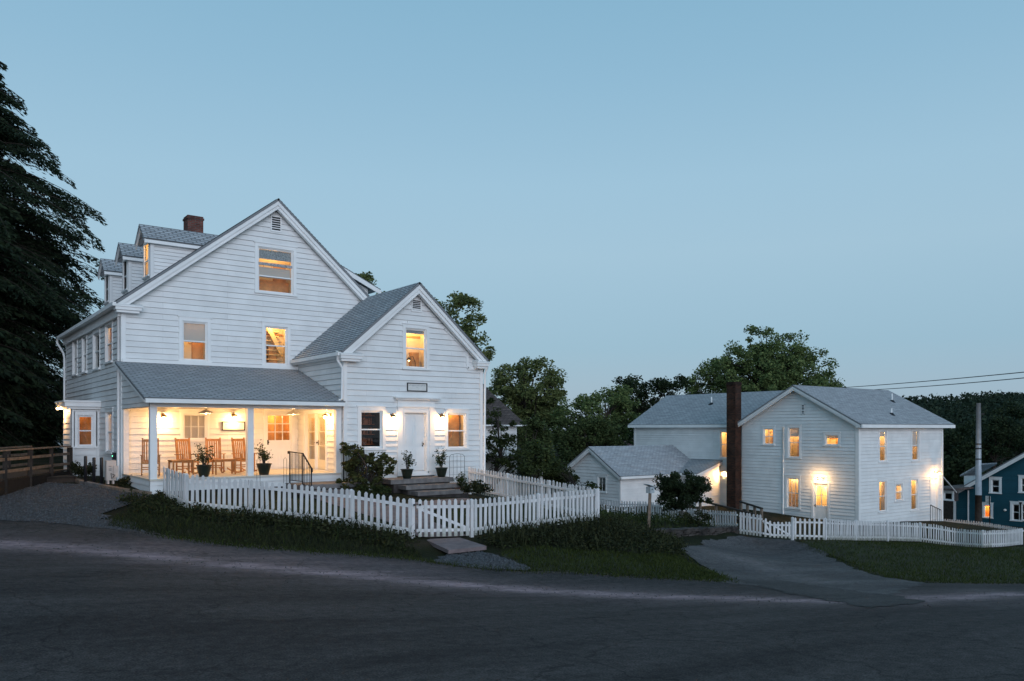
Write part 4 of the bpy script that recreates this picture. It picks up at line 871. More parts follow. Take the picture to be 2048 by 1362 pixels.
# ---- porch furniture, lamps, signs
def rocker():
    t = local(thing('rocking_chair', (0, 0, 0), 'x', 'rocking chair', 'rocking chairs on the porch')); M = WOODCH
    mb = MB()
    for i in range(7): mb.box(-.235 + i * .068, -.235 + i * .068 + .058, -.26, .2, .40, .42)
    mb.box(-.25, .25, -.27, -.245, .365, .418); mb.box(-.25, .25, .18, .2, .365, .399); mb.build('seat', M, t)
    mb = MB(); tl = .16
    def bk(x, z, d=0): return (x, .2 + (z - .42) * tl * 1.1 + d, z)
    for i in range(6): mb.bar(bk(-.175 + i * .07, .46), bk(-.175 + i * .07, 1.06), .045, .014, (0, 1, 0))
    mb.bar(bk(-.2, 1.085), bk(.2, 1.085), .02, .08); mb.bar(bk(-.2, .45), bk(.2, .45), .02, .06)
    for s in (-1, 1): mb.bar(bk(s * .225, .36), bk(s * .225, 1.16), .045, .03, (0, 1, 0))
    mb.build('backrest', M, t)
    for s in (-1, 1):
        mb = MB(); mb.bar((s * .27, -.32, .64), (s * .265, .26, .62), .07, .022); mb.build('armrest', M, t)
        mb = MB(); mb.bar((s * .25, -.25, .04), (s * .25, -.25, .63), .042, .042); mb.build('leg', M, t)
        mb = MB(); mb.bar((s * .25, .19, .05), (s * .25, .19, .45), .042, .042); mb.build('leg', M, t)
        mb = MB(); pts = [(s * .25, -.42 + .98 * k / 8, .02 + .36 * ((k / 8 - .42) ** 2)) for k in range(9)]; mb.tube(pts, .022, 6); mb.build('rocker', M, t)
    mb = MB(); mb.bar((-.25, -.25, .2), (.25, -.25, .2), .022, .03); mb.bar((-.25, .19, .24), (.25, .19, .24), .022, .03); mb.bar((-.25, -.25, .16), (-.25, .19, .16), .022, .03); mb.bar((.25, -.25, .16), (.25, .19, .16), .022, .03); mb.build('stretcher', M, t)
    return t
def side_table():
    t = local(thing('side_table', (0, 0, 0), 'x', 'table', 'low wooden tables on the porch'))
    mb = MB(); mb.box(-.34, .34, -.24, .24, .46, .485); mb.box(-.30, .30, -.2, -.18, .41, .459); mb.box(-.30, .30, .18, .2, .41, .459); mb.build('tabletop', WOODCH, t)
    for x in (-.3, .3):
        for y in (-.2, .2):
            mb = MB(); mb.bar((x, y, 0), (x, y, .459), .045, .045); mb.build('leg', WOODCH, t)
    return t
ch = rocker(); tb = side_table(); kids()
CH = [(6.02, 26.75, -12, 'wooden rocking chair leftmost on the porch, half behind the corner post'), (7.15, 26.9, 10, 'wooden rocking chair between the low table and the porch window, left of the pair'), (8.02, 26.9, -8, 'wooden rocking chair under the porch window, behind the left potted bush'), (8.92, 26.75, 14, 'wooden rocking chair rightmost on the porch, below the black framed sign')]
for i, (x, y, a, lb) in enumerate(CH):
    o = ch if i == 0 else dup(ch, (0, 0, 0)); o.location = (x, y, PZ + .002); o.rotation_euler = (0, 0, math.radians(a)); o['label'] = lb
TB = [(6.78, 26.15, 4, 'low wooden table beside the leftmost rocking chair'), (8.05, 26.0, -3, 'low wooden table partly hidden behind the potted bush on the porch')]
for i, (x, y, a, lb) in enumerate(TB):
    o = tb if i == 0 else dup(tb, (0, 0, 0)); o.location = (x, y, PZ + .002); o.rotation_euler = (0, 0, math.radians(a)); o['label'] = lb

def potted(loc, label, hp, rp, hplant, rplant, pm, seed, n=420, leaf=.075, group='potted citrus bushes', cat='potted plant'):
    t = thing('potted_plant', loc, label, cat, group); g = np.random.default_rng(seed); RR = random.Random(seed)
    mb = MB(); mb.lathe([(.0, .0), (rp * .62, 0), (rp * .72, hp * .25), (rp * .92, hp * .75), (rp * .96, hp * .9), (rp * 1.06, hp * .91), (rp * 1.06, hp), (rp * .92, hp), (rp * .9, hp * .9)], loc, 22); mb.build('pot', pm, t, True)
    mb = MB(); mb.lathe([(rp * .91, hp * .92), (0, hp * .93)], loc, 18); mb.build('soil', SOIL, t)
    mb = MB(); C = []; L0 = Vector(loc)
    for k in range(9):
        a = RR.uniform(0, 6.28); r = rplant * RR.uniform(.25, 1); z = hp + hplant * RR.uniform(.35, 1); tip = L0 + Vector((math.cos(a) * r, math.sin(a) * r, z)); b = L0 + Vector((math.cos(a) * .02, math.sin(a) * .02, hp * .9)); m_ = (b + tip) / 2 + Vector((0, 0, .05)) - Vector((math.cos(a), math.sin(a), 0)) * r * .2
        mb.tube([b, m_, tip], [.012, .008, .004], 5)
        for q in range(n // 9): u = RR.uniform(.3, 1.0); p = (b * (1 - u) ** 2 + m_ * 2 * u * (1 - u) + tip * u * u); C.append(p + Vector((RR.gauss(0, .055), RR.gauss(0, .055), RR.gauss(0, .05))))
    mb.build('stem', BARK, t, True)
    C = np.array(C); ax = g.normal(size=C.shape); ax[:, 2] = ax[:, 2] * .5 + .1; ax /= np.linalg.norm(ax, axis=1, keepdims=True); Ls = leaf * g.uniform(.7, 1.4, len(C)); V, F_ = leaf_quads(C - np.array(loc), ax, Ls, Ls * .42); np_mesh('foliage', V, F_, L_POT, t)
    return t
potted((7.17, 25.1, PZ), 'green pot with airy bush on the porch edge, left of the middle post', .36, .22, .62, .32, POTG, 11)
potted((8.99, 25.0, PZ), 'green pot with airy bush on the porch edge, right of the middle post', .36, .23, .66, .36, POTG, 12)
zst = -1.68
p = onY(814, 955, 23.85); potted((p[0], 23.85, zst), 'green pot with spindly plant on stone stoop, left of the white door', .32, .21, .72, .28, POTG, 13, 300)
p = onY(883, 955, 23.95); potted((p[0], 23.95, zst), 'green pot with bushy plant on stone stoop, right of the white door', .32, .21, .68, .24, POTG, 14, 460)
p = onY(924, 990, 22.9); potted((p[0], 22.9, H(p[0], 22.9) + .02), 'small dark terracotta pot with a low bush beside the stone steps', .30, .24, .5, .24, POTT, 15, 420)

lamp('wall_lamp', FM, FM.px(324, 828)[0], .40, 'lit wall lamp at the left end of the porch, half behind corner post', 17, group='porch wall lamps', ob=.24)
lamp('wall_lamp', FM, FM.px(465, 826)[0], .44, 'lit wall lamp above the black framed sign inside the porch', 14, group='porch wall lamps', ob=.24)
lamp('wall_lamp', FWL, onX(663, 822, XA)[0], .44, 'lit wall lamp beside the french doors at the right end of porch', 14, group='porch wall lamps', ob=.24)
for px_, lb in ((412, 'white cone pendant lamp hanging over the rocking chairs'), (586, 'white cone pendant lamp hanging in front of the dutch door')):
    yy = 26.2; x, z = onY(px_, 826, yy); t = thing('pendant_lamp', (x, yy, .72), lb, 'pendant lamp', 'porch pendant lamps')
    mb = MB(); mb.tube([(x, yy, .72), (x, yy, .60)], .012, 6); mb.lathe([(.05, .0), (.05, -.015)], (x, yy, .72), 12); mb.build('stem', SHADEW, t)
    mb = MB(); mb.lathe([(.02, .10), (.045, .085), (.10, .06), (.24, -.02), (.245, -.035), (.235, -.03), (.10, .045), (.03, .06)], (x, yy, .53), 28); mb.build('shade', SHADEW, t, True)
    mb = MB(); mb.lathe([(0, .03), (.035, 0), (0, -.045)], (x, yy, .52), 10); mb.build('bulb', BULB, t, True); point((x, yy, .42), 22, (1, .56, .22), .05)
def sign(F, x0, x1, y0, y1, label, rows, name='framed_sign'):
    a = F.px(x0, y1); b = F.px(x1, y0); s0, s1 = sorted((a[0], b[0])); z0, z1 = a[1], b[1]
    z0, z1 = F.px((x0 + x1) / 2, y1)[1], F.px((x0 + x1) / 2, y0)[1]
    t = thing(name, F(s0, z0, .03), label, 'sign')
    mb = MB(); mb.ring(F, s0 + .03, s1 - .03, z0 + .03, z1 - .03, .03, .028, .065); mb.build('frame', FRAMEBLK, t)
    mb = MB(); mb.fbox(F, s0 + .031, s1 - .031, z0 + .031, z1 - .031, .03, .045); mb.build('board', SIGNW, t)
    mb = MB(); h = z1 - z0; wd = s1 - s0          # faded lettering too small to read: short strokes
    for (zf, hf, u0, u1) in rows:
        x = s0 + wd * u0
        while x < s0 + wd * u1:
            g = h * hf * .55
            if R.random() < .85:
                mb.fbox(F, x, x + g * .25, z0 + h * zf, z0 + h * (zf + hf), .0455, .0475); 
                if R.random() < .7: mb.fbox(F, x + g * .26, x + g * .8, z0 + h * (zf + hf * R.choice((0, .45, .85))), z0 + h * (zf + hf * R.choice((.15, .6, 1))) + .002, .0455, .0475)
            x += g * 1.15
    if rows: mb.build('lettering', SIGNT, t)
sign(FM, 443, 489, 843, 861, 'long black framed cream sign under the porch wall lamp', ((.55, .2, .15, .85),))
sign(FW_, 813, 853, 766, 783, 'black framed white sign above the hood of the wing door', ((.62, .16, .08, .92), (.40, .10, .46, .54)))
for px_, sd in ((783, 'left'), (881, 'right')):
    lamp('wall_lamp', FW_, FW_.px(px_, 830)[0], FW_.px(px_, 834)[1], 'lit brass wall lamp %s of the white wing door' % sd, 14, group='brass lamps beside the wing door')
lamp('wall_lamp', FE2, onX(131, 818, XE)[0], onX(131, 812, XE)[1] - .06, 'lit wall lamp on the side entry under its flat cornice', 22, ob=.26)

# ---- stone landing, iron railings, stoop
def slab(name, label, boxes, m, cat='steps'):
    t = thing(name, (boxes[0][0], boxes[0][2], boxes[-1][4]), label, cat)
    for (x0, x1, y0, y1, z0, z1, nm) in boxes:
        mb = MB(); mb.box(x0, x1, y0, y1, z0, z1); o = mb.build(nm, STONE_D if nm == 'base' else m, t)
        bv = o.modifiers.new('bevel', 'BEVEL'); bv.width = .018; bv.segments = 2
    return t
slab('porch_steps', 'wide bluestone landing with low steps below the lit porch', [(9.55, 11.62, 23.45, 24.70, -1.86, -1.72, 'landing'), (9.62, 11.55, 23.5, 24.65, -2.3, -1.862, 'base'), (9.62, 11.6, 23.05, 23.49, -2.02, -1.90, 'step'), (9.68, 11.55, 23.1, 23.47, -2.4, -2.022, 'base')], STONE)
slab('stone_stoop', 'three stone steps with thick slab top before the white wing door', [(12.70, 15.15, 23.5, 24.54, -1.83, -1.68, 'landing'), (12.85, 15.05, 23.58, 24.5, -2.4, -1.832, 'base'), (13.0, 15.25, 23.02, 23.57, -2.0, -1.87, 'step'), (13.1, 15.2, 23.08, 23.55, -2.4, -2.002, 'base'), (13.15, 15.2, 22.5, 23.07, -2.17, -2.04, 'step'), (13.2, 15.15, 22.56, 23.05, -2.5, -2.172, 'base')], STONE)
def railing(x, label, ya=24.55, yb=23.5, yc=22.85):
    t = thing('iron_railing', (x, yb, -1.72), label, 'railing', 'black iron railings of porch landing'); zt = -.72
    for y, z, b in ((ya, zt, -1.72), (yb, zt - .03, -1.72), (yc, zt - .46, -2.2)):
        mb = MB(); mb.bar((x, y, b), (x, y, z), .032, .032); mb.build('post', IRON, t)
    mb = MB(); mb.bar((x, ya + .06, zt), (x, yb, zt - .03), .035, .03); mb.bar((x, yb, zt - .03), (x, yc - .02, zt - .47), .035, .03); mb.box(x - .03, x + .03, ya + .05, ya + .12, zt - .07, zt + .02); mb.box(x - .025, x + .025, yc - .06, yc + .0, zt - .58, zt - .46); mb.build('handrail', IRON, t)
    mb = MB()
    for i in range(1, 9): y = ya + (yb - ya) * i / 9; mb.bar((x, y, -1.62), (x, y, zt - .02), .013, .013)
    for i in range(1, 5): f = i / 5; y = yb + (yc - yb) * f; mb.bar((x, y, -1.66 - .4 * f), (x, y, zt - .04 - .43 * f), .013, .013)
    mb.bar((x, ya, -1.62), (x, yb, -1.62), .015, .02); mb.bar((x, yb, -1.65), (x, yc, -2.05), .015, .02); mb.build('baluster', IRON, t)
railing(9.66, 'black iron railing at the left edge of the porch landing'); railing(11.5, 'black iron railing right of the porch landing, half inside the shrub')
# wire trellis right of the stoop
x0, _ = onY(899, 950, 23.9); x1, _ = onY(929, 950, 23.9); t = thing('wire_trellis', (x0, 23.9, -2.3), 'thin arched wire trellis against the wing wall right of the stoop', 'trellis')
mb = MB(); zt = onY(914, 907, 23.9)[1]; mid = (x0 + x1) / 2
mb.tube([(x0, 23.9, -2.35), (x0, 23.9, zt - .1), (x0 + .08, 23.9, zt - .03), (mid, 23.9, zt), (x1 - .08, 23.9, zt - .03), (x1, 23.9, zt - .1), (x1, 23.9, -2.35)], .008, 5)
for u in (.25, .5, .75): mb.tube([(x0 + (x1 - x0) * u, 23.9, -2.35), (x0 + (x1 - x0) * u, 23.9, zt - .03)], .005, 4)
for z in (.25, .5, .75, 1.0): mb.tube([(x0, 23.9, zt - z), (x1, 23.9, zt - z)], .005, 4)
mb.build('wirework', IRON, t)
for x, lb in ((8.55, 'tall thin wire plant support before the porch, left of the second pot'), (9.4, 'tall thin wire plant support before the porch, right of the second pot')):
    t = thing('plant_support', (x, 24.4, -2.1), lb, 'plant support', 'wire plant supports'); mb = MB(); mb.tube([(x, 24.4, -2.15), (x, 24.4, -.95), (x + .05, 24.4, -.9), (x + .1, 24.4, -.95), (x + .1, 24.4, -2.15)], .006, 5); mb.build('wire', IRON, t)

# ---- left of the house
t = thing('heat_pump', (5.04, 27.3, -1.75), 'beige outdoor heat pump unit against the left wall of the inn', 'heat pump')
a = onY(213, 965, 27.2); b = onY(236, 921, 27.2); HPM = mat('beige_metal', (.55, .47, .42), .5, .08, 3)
mb = MB(); mb.box(a[0], b[0] - .05, 27.2, 27.5, a[1] + .06, b[1]); mb.box(a[0] + .03, a[0] + .08, 27.22, 27.48, a[1] - .05, a[1] + .06); mb.box(b[0] - .15, b[0] - .10, 27.22, 27.48, a[1] - .05, a[1] + .06); mb.build('cabinet', HPM, t)
mb = MB(); mb.box(b[0] - .14, b[0] + .0, 27.12, 27.197, a[1] + .15, b[1] - .16); mb.build('valve_cover', HPM, t)
mb = MB(); mb.tube([(b[0] - .12, 27.12, a[1] + .2), (b[0] - .2, 27.05, a[1] + .12), (b[0] - .22, 27.1, a[1] + .28), (b[0] - .1, 27.1, a[1] + .22)], .012, 6); [mb.box(a[0] + .06, a[0] + .14, 27.194, 27.2, z, z + .012) for z in (b[1] - .18, b[1] - .26, b[1] - .3)]; mb.build('hose', FRAMEBLK, t)
for (px_, y0_, D) in ((171, 912, 25.3), (188, 915, 25.2), (203, 915, 25.0)):
    v = atD(px_, y0_, D); g = H(v.x, v.y); t = thing('bollard', (v.x, v.y, g), {171: 'slim black bollard by the side entry, leftmost of three', 188: 'slim black bollard by the side entry, middle of three', 203: 'slim black bollard close to the beige heat pump'}[px_], 'bollard', 'black bollards by the inn')
    mb = MB(); mb.lathe([(.0, -.1), (.048, -.1), (.048, v.z - g - .02), (.04, v.z - g), (0, v.z - g + .005)], (v.x, v.y, g), 12); mb.build('tube', FRAMEBLK, t, True); mb = MB(); mb.lathe([(.0, .03), (.075, .02), (.08, -.05)], (v.x, v.y, g), 12); mb.build('base', FRAMEBLK, t)
E_ = [pg(*p) for p in ((128, 955), (165, 968), (203, 976), (245, 984), (300, 991))]
for i, (a, b) in enumerate(zip(E_, E_[1:])):
    t = thing('edging_log', (a.x, a.y, a.z), ('weathered edging log nearest the ramp', 'pale edging log below the left two bollards', 'edging log in front of the heat pump', 'edging log ending at the porch corner')[i], 'edging', 'edging logs along the gravel')
    mb = MB(); d = (b - a).normalized(); mb.bar(a + Vector((0, 0, .03)) + d * .03, b + Vector((0, 0, .03)) - d * .03, .16, .15); o = mb.build('timber', WOODGR if i != 1 else STONE, t); bv = o.modifiers.new('b', 'BEVEL'); bv.width = .03; bv.segments = 2
v = pg(105, 966); t = thing('timber_step', (v.x, v.y, v.z), 'low dark timber platform on the gravel below the ramp', 'step'); mb = MB(); mb.box(v.x - .6, v.x + .65, v.y - .1, v.y + .8, v.z, v.z + .17); [mb.box(v.x - .66, v.x + .7, v.y - .14 + k * .2, v.y + .05 + k * .2, v.z + .172, v.z + .2) for k in range(5)]; mb.build('planks', WOODDK, t)
# wooden ramp with rails
t = thing('wooden_ramp', (4.3, 31.4, -1.75), 'weathered wooden ramp with two-rail railing leading to the side entry', 'ramp')
A = Vector((4.48, 31.6, 0)); B = Vector((.6, 23.2, 0)); dv = (B - A).normalized(); nv = Vector((dv.y, -dv.x, 0))
def rz(u): return -.60 - .02 * u, -1.38 - .0 * u
for side in (0, 1.25):
    o_ = nv * side
    for k in range(6):
        u = k / 5; p = A.lerp(B, u) + o_; zt = -.62; mb = MB(); mb.bar((p.x, p.y, -1.85), (p.x, p.y, zt - .02), .11 if k else .16, .11 if k else .16); mb.build('post', WOODDK, t)
    mb = MB()
    for z, h in ((-.60, .045), (-.86, .085), (-1.20, .085)): mb.bar(A + o_ + Vector((0, 0, z)), B + o_ + Vector((0, 0, z)), .12 if h < .06 else .04, h)
    mb.build('rail', WOODGR, t)
mb = MB()
n = 52
for k in range(n):
    p = A.lerp(B, (k + .5) / n); mb.bar((p + Vector((0, 0, -1.42))), (p + nv * 1.25 + Vector((0, 0, -1.42))), .15, .035)
mb.build('deck', WOODDK, t); mb = MB(); mb.bar(A + Vector((0, 0, -1.65)), B + Vector((0, 0, -1.65)), .04, .40); mb.build('skirt_board', mat('shade_painted_timber', (.014, .012, .011), .9, .3, 5), t)  # ramp skirt: its shade is put into the near-black timber colour
# small box with green indicator, left wall
p = onX(233, 912, X0); F = FL; t = thing('meter_box', F(p[0], p[1], .03), 'small dark meter box with green light on the left wall', 'meter box'); mb = MB(); mb.fbox(F, p[0] - .1, p[0] + .1, p[1] - .12, p[1] + .12, .03, .12); mb.build('casing', FRAMEBLK, t); mb = MB(); mb.fbox(F, p[0] - .02, p[0] + .02, p[1] - .02, p[1] + .02, .122, .13); mb.build('indicator', emit_mat('green_light', (.1, 1, .5), 4), t)

# ================================================================ picket fences
def picket_mesh(wd, th, h, name='picket'):
    mb = MB(); prof = [(-wd / 2, 0), (wd / 2, 0), (wd / 2, h - wd * .5), (wd * .22, h - .008), (0, h), (-wd * .22, h - .008), (-wd / 2, h - wd * .5)]
    n = len(prof); f = [(x, -th / 2, z) for x, z in prof]; b = [(x, th / 2, z) for x, z in prof]
    mb.poly(f); mb.poly(b[::-1])
    for i in range(n): mb.quad(f[i], b[i], b[(i + 1) % n], f[(i + 1) % n])
    me = bpy.data.meshes.new(name); me.from_pydata(mb.v, [], mb.f); ul = me.uv_layers.new(name='UVMap'); ul.data.foreach_set('uv', np.array(mb.uv, np.float32).ravel()); me.materials.append(PICKR); return me
PICKM = mat('picket_paint', (.72, .71, .71), .55, .14, 1.8, .15, 40)
def stain(m):
    t = m.node_tree; b = t.nodes['Principled BSDF']; src = b.inputs['Base Color'].links[0].from_socket
    g = t.nodes.new('ShaderNodeTexCoord'); sp = t.nodes.new('ShaderNodeSeparateXYZ'); t.links.new(g.outputs['Object'], sp.inputs[0]); oi = t.nodes.new('ShaderNodeObjectInfo')
    n = t.nodes.new('ShaderNodeTexNoise'); n.inputs['Scale'].default_value = 9; n.inputs['Detail'].default_value = 6; n.noise_dimensions = '4D'; t.links.new(g.outputs['Object'], n.inputs['Vector']); t.links.new(oi.outputs['Random'], n.inputs['W'])
    a = t.nodes.new('ShaderNodeMath'); a.operation = 'MULTIPLY_ADD'; a.inputs[1].default_value = .55; t.links.new(n.outputs[0], a.inputs[0]); ng = t.nodes.new('ShaderNodeMath'); ng.operation = 'MULTIPLY'; ng.inputs[1].default_value = -1.0; t.links.new(sp.outputs['Z'], ng.inputs[0]); t.links.new(ng.outputs[0], a.inputs[2])
    r = t.nodes.new('ShaderNodeMapRange'); r.inputs[1].default_value = .02; r.inputs[2].default_value = .28; r.inputs[3].default_value = 0; r.inputs[4].default_value = .75; t.links.new(a.outputs[0], r.inputs[0])
    hv = t.nodes.new('ShaderNodeMapRange'); hv.inputs[3].default_value = .86; hv.inputs[4].default_value = 1.06; t.links.new(oi.outputs['Random'], hv.inputs[0])
    mu = t.nodes.new('ShaderNodeMix'); mu.data_type = 'RGBA'; mu.blend_type = 'MULTIPLY'; mu.inputs[0].default_value = 1; t.links.new(src, mu.inputs[6]); t.links.new(hv.outputs[0], mu.inputs[7])
    mx = t.nodes.new('ShaderNodeMix'); mx.data_type = 'RGBA'; t.links.new(r.outputs[0], mx.inputs[0]); t.links.new(mu.outputs[2], mx.inputs[6]); mx.inputs[7].default_value = (.30, .31, .24, 1); t.links.new(mx.outputs[2], b.inputs['Base Color'])
PICKR = PICKM.copy(); PICKR.name = 'picket_stained_paint'; stain(PICKR)
PM = picket_mesh(.084, .02, .92); PMN = picket_mesh(.05, .018, .8, 'narrow_picket')
def fence(name, label, pts, sp, pm, ph, side=1, cap=100, group=None, posts=None, cat='fence', brace=False, postw=.085, extra=.06, latch=False):
    b0 = Vector((pts[0][0], pts[0][1], pts[0][3])); t = thing(name, b0, label, cat, group); cnt = 0; rest = MB()
    for (x0, y0, a0, c0), (x1, y1, a1, c1) in zip(pts, pts[1:]):
        L = math.hypot(x1 - x0, y1 - y0); n = max(1, round(L / sp)); ang = math.atan2(y1 - y0, x1 - x0); d = Vector((x1 - x0, y1 - y0, 0)).normalized(); nr = Vector((-d.y, d.x, 0)) * side
        for k in range(n):
            u = (k + .5) / n; x, y, zt, zb = x0 + (x1 - x0) * u, y0 + (y1 - y0) * u, a0 + (a1 - a0) * u, c0 + (c1 - c0) * u; zt += R.gauss(0, .009); d_ = R.gauss(0, .004)
            if cnt < cap:
                o = bpy.data.objects.new('picket', pm); COL.objects.link(o); o.parent = t; o.location = Vector((x, y, zb)) - b0; o.rotation_euler = (R.gauss(0, .012), R.gauss(0, .014), ang); o.scale = (1, 1, (zt - zb) / ph)
            else:
                P = Vector((x, y, zb)); w2 = .025; rest.box8(lambda i, j, kk: P + d * (w2 * (1 if i else -1)) + nr * (.009 * (1 if j else -1)) + Vector((0, 0, (zt - zb) * kk)))
            cnt += 1
        for fr in (.16, .80):
            mb = MB(); mb.bar(Vector((x0, y0, c0 + (a0 - c0) * fr)) + nr * .034, Vector((x1, y1, c1 + (a1 - c1) * fr)) + nr * .034, .04, .075); mb.build('rail', PICKM, t)
        if brace:
            mb = MB(); mb.bar(Vector((x0, y0, c0 + (a0 - c0) * .76)) + nr * .032 + d * .05, Vector((x1, y1, c1 + (a1 - c1) * .2)) + nr * .032 - d * .05, .036, .07); mb.build('brace', PICKM, t)
    if rest.v:
        o = rest.build('picket', PICKM, t); o['kind'] = 'stuff'
    for (x, y, zt, zb) in (posts if posts is not None else pts):
        mb = MB(); w2 = postw / 2; mb.box(x - w2, x + w2, y - w2 + .07 * 0, y + w2, zb - .18, zt - .02); mb.poly([(x - w2, y - w2, zt - .02), (x + w2, y - w2, zt - .02), (x, y, zt + .01)]); mb.poly([(x + w2, y - w2, zt - .02), (x + w2, y + w2, zt - .02), (x, y, zt + .01)]); mb.poly([(x - w2, y + w2, zt - .02), (x - w2, y - w2, zt - .02), (x, y, zt + .01)]); mb.build('post', PICKM, t)
    return t
def FP(px, py, D, h=.92): v = atD(px, py, D); return (v.x, v.y, v.z, v.z - h)
f0 = (5.78, 24.15, -1.07, -1.95); f1 = FP(369, 947, 21.4); f2 = FP(497, 959, 20.9); f3 = FP(700, 979, 20.1); f4 = FP(830, 999, 19.7); f5 = FP(945, 998.5, 20.3); f6 = FP(1195, 977, 23.6); f7 = (16.35, 24.25, -1.38, -2.30)
def inset(a, b, d0, d1):
    L = math.hypot(b[0] - a[0], b[1] - a[1]); f = lambda u: tuple(a[i] + (b[i] - a[i]) * u for i in range(4)); return f(d0 / L), f(1 - d1 / L)
def back(p, a, b, k=.075):
    d = Vector((b[0] - a[0], b[1] - a[1], 0)).normalized(); return (p[0] - d.y * k, p[1] + d.x * k, p[2], p[3])
fence('picket_fence', 'white picket fence curving round the front garden, from the porch corner to the gate', [f0, f1, f2, f3, inset(f3, f4, 0, .04)[1]], .162, PM, .92, posts=[back(p, f1, f4) for p in (f1, f2, f3)] + [back(inset(f3, f4, 0, .09)[1], f3, f4)], group='white picket fences of the inn garden')
ga, gb = inset(f4, f5, .05, .06)
g_ = fence('garden_gate', 'white picket gate with diagonal brace and black latch at the paving slab', [ga, gb], .148, PM, .92, posts=[], cat='gate', brace=True)
mb = MB(); v = Vector((ga[0], ga[1], ga[2] - .13)); d = Vector((gb[0] - ga[0], gb[1] - ga[1], 0)).normalized(); nn = Vector((d.y, -d.x, 0))
mb.bar(v - d * .09 + nn * .022, v + d * .10 + nn * .022, .012, .014); mb.bar(v - d * .10 + nn * .025, v - d * .05 + nn * .025, .02, .045); mb.bar(v + d * .05 + nn * .025, v + d * .10 + nn * .025, .02, .045); mb.build('latch', IRON, g_)
fa, fb = inset(f5, f6, .03, .0)
fence('picket_fence', 'white picket fence between the gate and the far garden corner above the planted bank', [fa, fb], .160, PM, .92, posts=[back(fa, f5, f6), back(tuple((fa[i] + fb[i]) / 2 for i in range(4)), f5, f6), fb], group='white picket fences of the inn garden')
bm = lambda u: tuple(f6[i] + (f7[i] - f6[i]) * u for i in range(4))
fence('picket_fence', 'white picket fence running back from the garden corner to the wing, pinkish inner side', [bm(.012), f7], .158, PM, .92, side=1, posts=[bm(.33), bm(.66), f7], group='white picket fences of the inn garden')
# entry slab outside the gate
c4 = [pg(*p) for p in ((850, 1079), (920, 1076), (973, 1091), (897, 1099))]; t = thing('paving_slab', tuple(c4[0]), 'large pinkish stone slab tilted before the garden gate', 'paving slab')
zs = -(1077 - HZ) / FPX * 20.0; Z4 = [-2.74, -2.72, -2.80, -2.83]; c4 = []
for (px_, py_), z in zip(((849, 1078), (920, 1075), (973, 1092), (897, 1100)), Z4): D = z / -(py_ - HZ) * FPX; v = atD(px_, py_, D); c4.append(v)
mb = MB(); mb.box8(lambda i, j, k: Vector((c4[3 if not j and not i else (2 if not j else (0 if not i else 1))])) + Vector((0, 0, -.09 * (1 - k)))); o = mb.build('slab', SLAB, t); bv = o.modifiers.new('b', 'BEVEL'); bv.width = .015; bv.segments = 2

# ================================================================ guest house on the right
gh = thing('guest_house', (45, 27, -5.2), 'white clapboard guest house with two lit storeys, brick chimney and low side annex', 'house')
XG, YG = 41.7, 23.67; GL, GF = wallX(XG), wallY(YG); YGB, XGR = 31.35, 51.4; GZ0 = -6.2
k_ = dict(casing=.12)
pwin(gh, GL, 1528.5, 1546, 858, 888, 'gl', light=7, blind=.0, mun=(1, 0), **k_); pwin(gh, GL, 1578, 1598, 856, 914, 'gl', light=16, blind=.28, **k_); pwin(gh, GL, 1652, 1676, 871, 889, 'gl', light=9, rail=False, blind=.25, **k_); pwin(gh, GL, 1575.5, 1597, 957, 1015, 'gl', light=14, curtain=2, mun=(2, 0), **k_)
a = GL.px(1656, 968); b = GL.px(1627, 968); zb = GL.px(1640, 1045)[1]; s0, s1 = a[0], b[0]; z1 = a[1]
h1 = GL.px(1640, 972)[1]; h0 = GL.px(1640, 1011)[1]
door(gh, GL, s0, s1, zb, z1, 'gl', (s0 + .12, s1 - .12, h0, h1), (1, 1), ((.12, s1 - s0 - .12, .15, h0 - zb - .12),), light=26, knob=1, frost=True)
vent(gh, GL, 1603, 1610, 810, 828)
pwin(gh, GF, 1759, 1772, 863, 922, 'gf', light=14, blind=.15, room='w', **k_); pwin(gh, GF, 1824, 1837, 862, 920, 'gf', light=14, blind=.52, **k_)
pwin(gh, GF, 1758, 1772, 963, 1022, 'gf', light=14, curtain=1, **k_); pwin(gh, GF, 1791, 1804, 968, 1000, 'gf', light=8, blind=.1, mun=(2, 0), **k_); pwin(gh, GF, 1822, 1834, 960, 1019, 'gf', light=9, **k_)
a = GF.px(1861, 957); b = GF.px(1874, 957); zb = GF.px(1868, 1040)[1]
door(gh, GF, a[0], b[0] , zb, a[1], 'gf', panels=((.1, b[0] - a[0] - .1, .2, 1.0), (.1, b[0] - a[0] - .1, 1.15, 2.2)), knob=-1)
def zg(y): return 2.57 - .545 * abs(y - 27.5)
mb = MB(); boards(mb, GL, [(YG, GZ0), (YGB, GZ0), (YGB, zg(YGB) - .1), (27.5, 2.45), (YG, zg(YG) - .1)], HOLES['gl'], -5.4, .19, .028, .004, .017); mb.build('side_wall', SIDING, gh)
mb = MB(); boards(mb, GF, [(XG, GZ0), (XGR, GZ0), (XGR, zg(YG) - .1), (XG, zg(YG) - .1)], HOLES['gf'], -5.4, .19, .028, .004, .017); mb.build('front_wall', SIDING, gh)
mb = MB(); mb.box(XGR - .03, XGR, YG + .01, YGB, GZ0, .5); mb.poly([(XGR - .01, YG, .4), (XGR - .01, YGB, .4), (XGR - .01, 27.5, 2.5)]); mb.box(XG + .01, XGR, YGB - .02, YGB, GZ0, .45); mb.build('rear_wall', SIDING, gh)
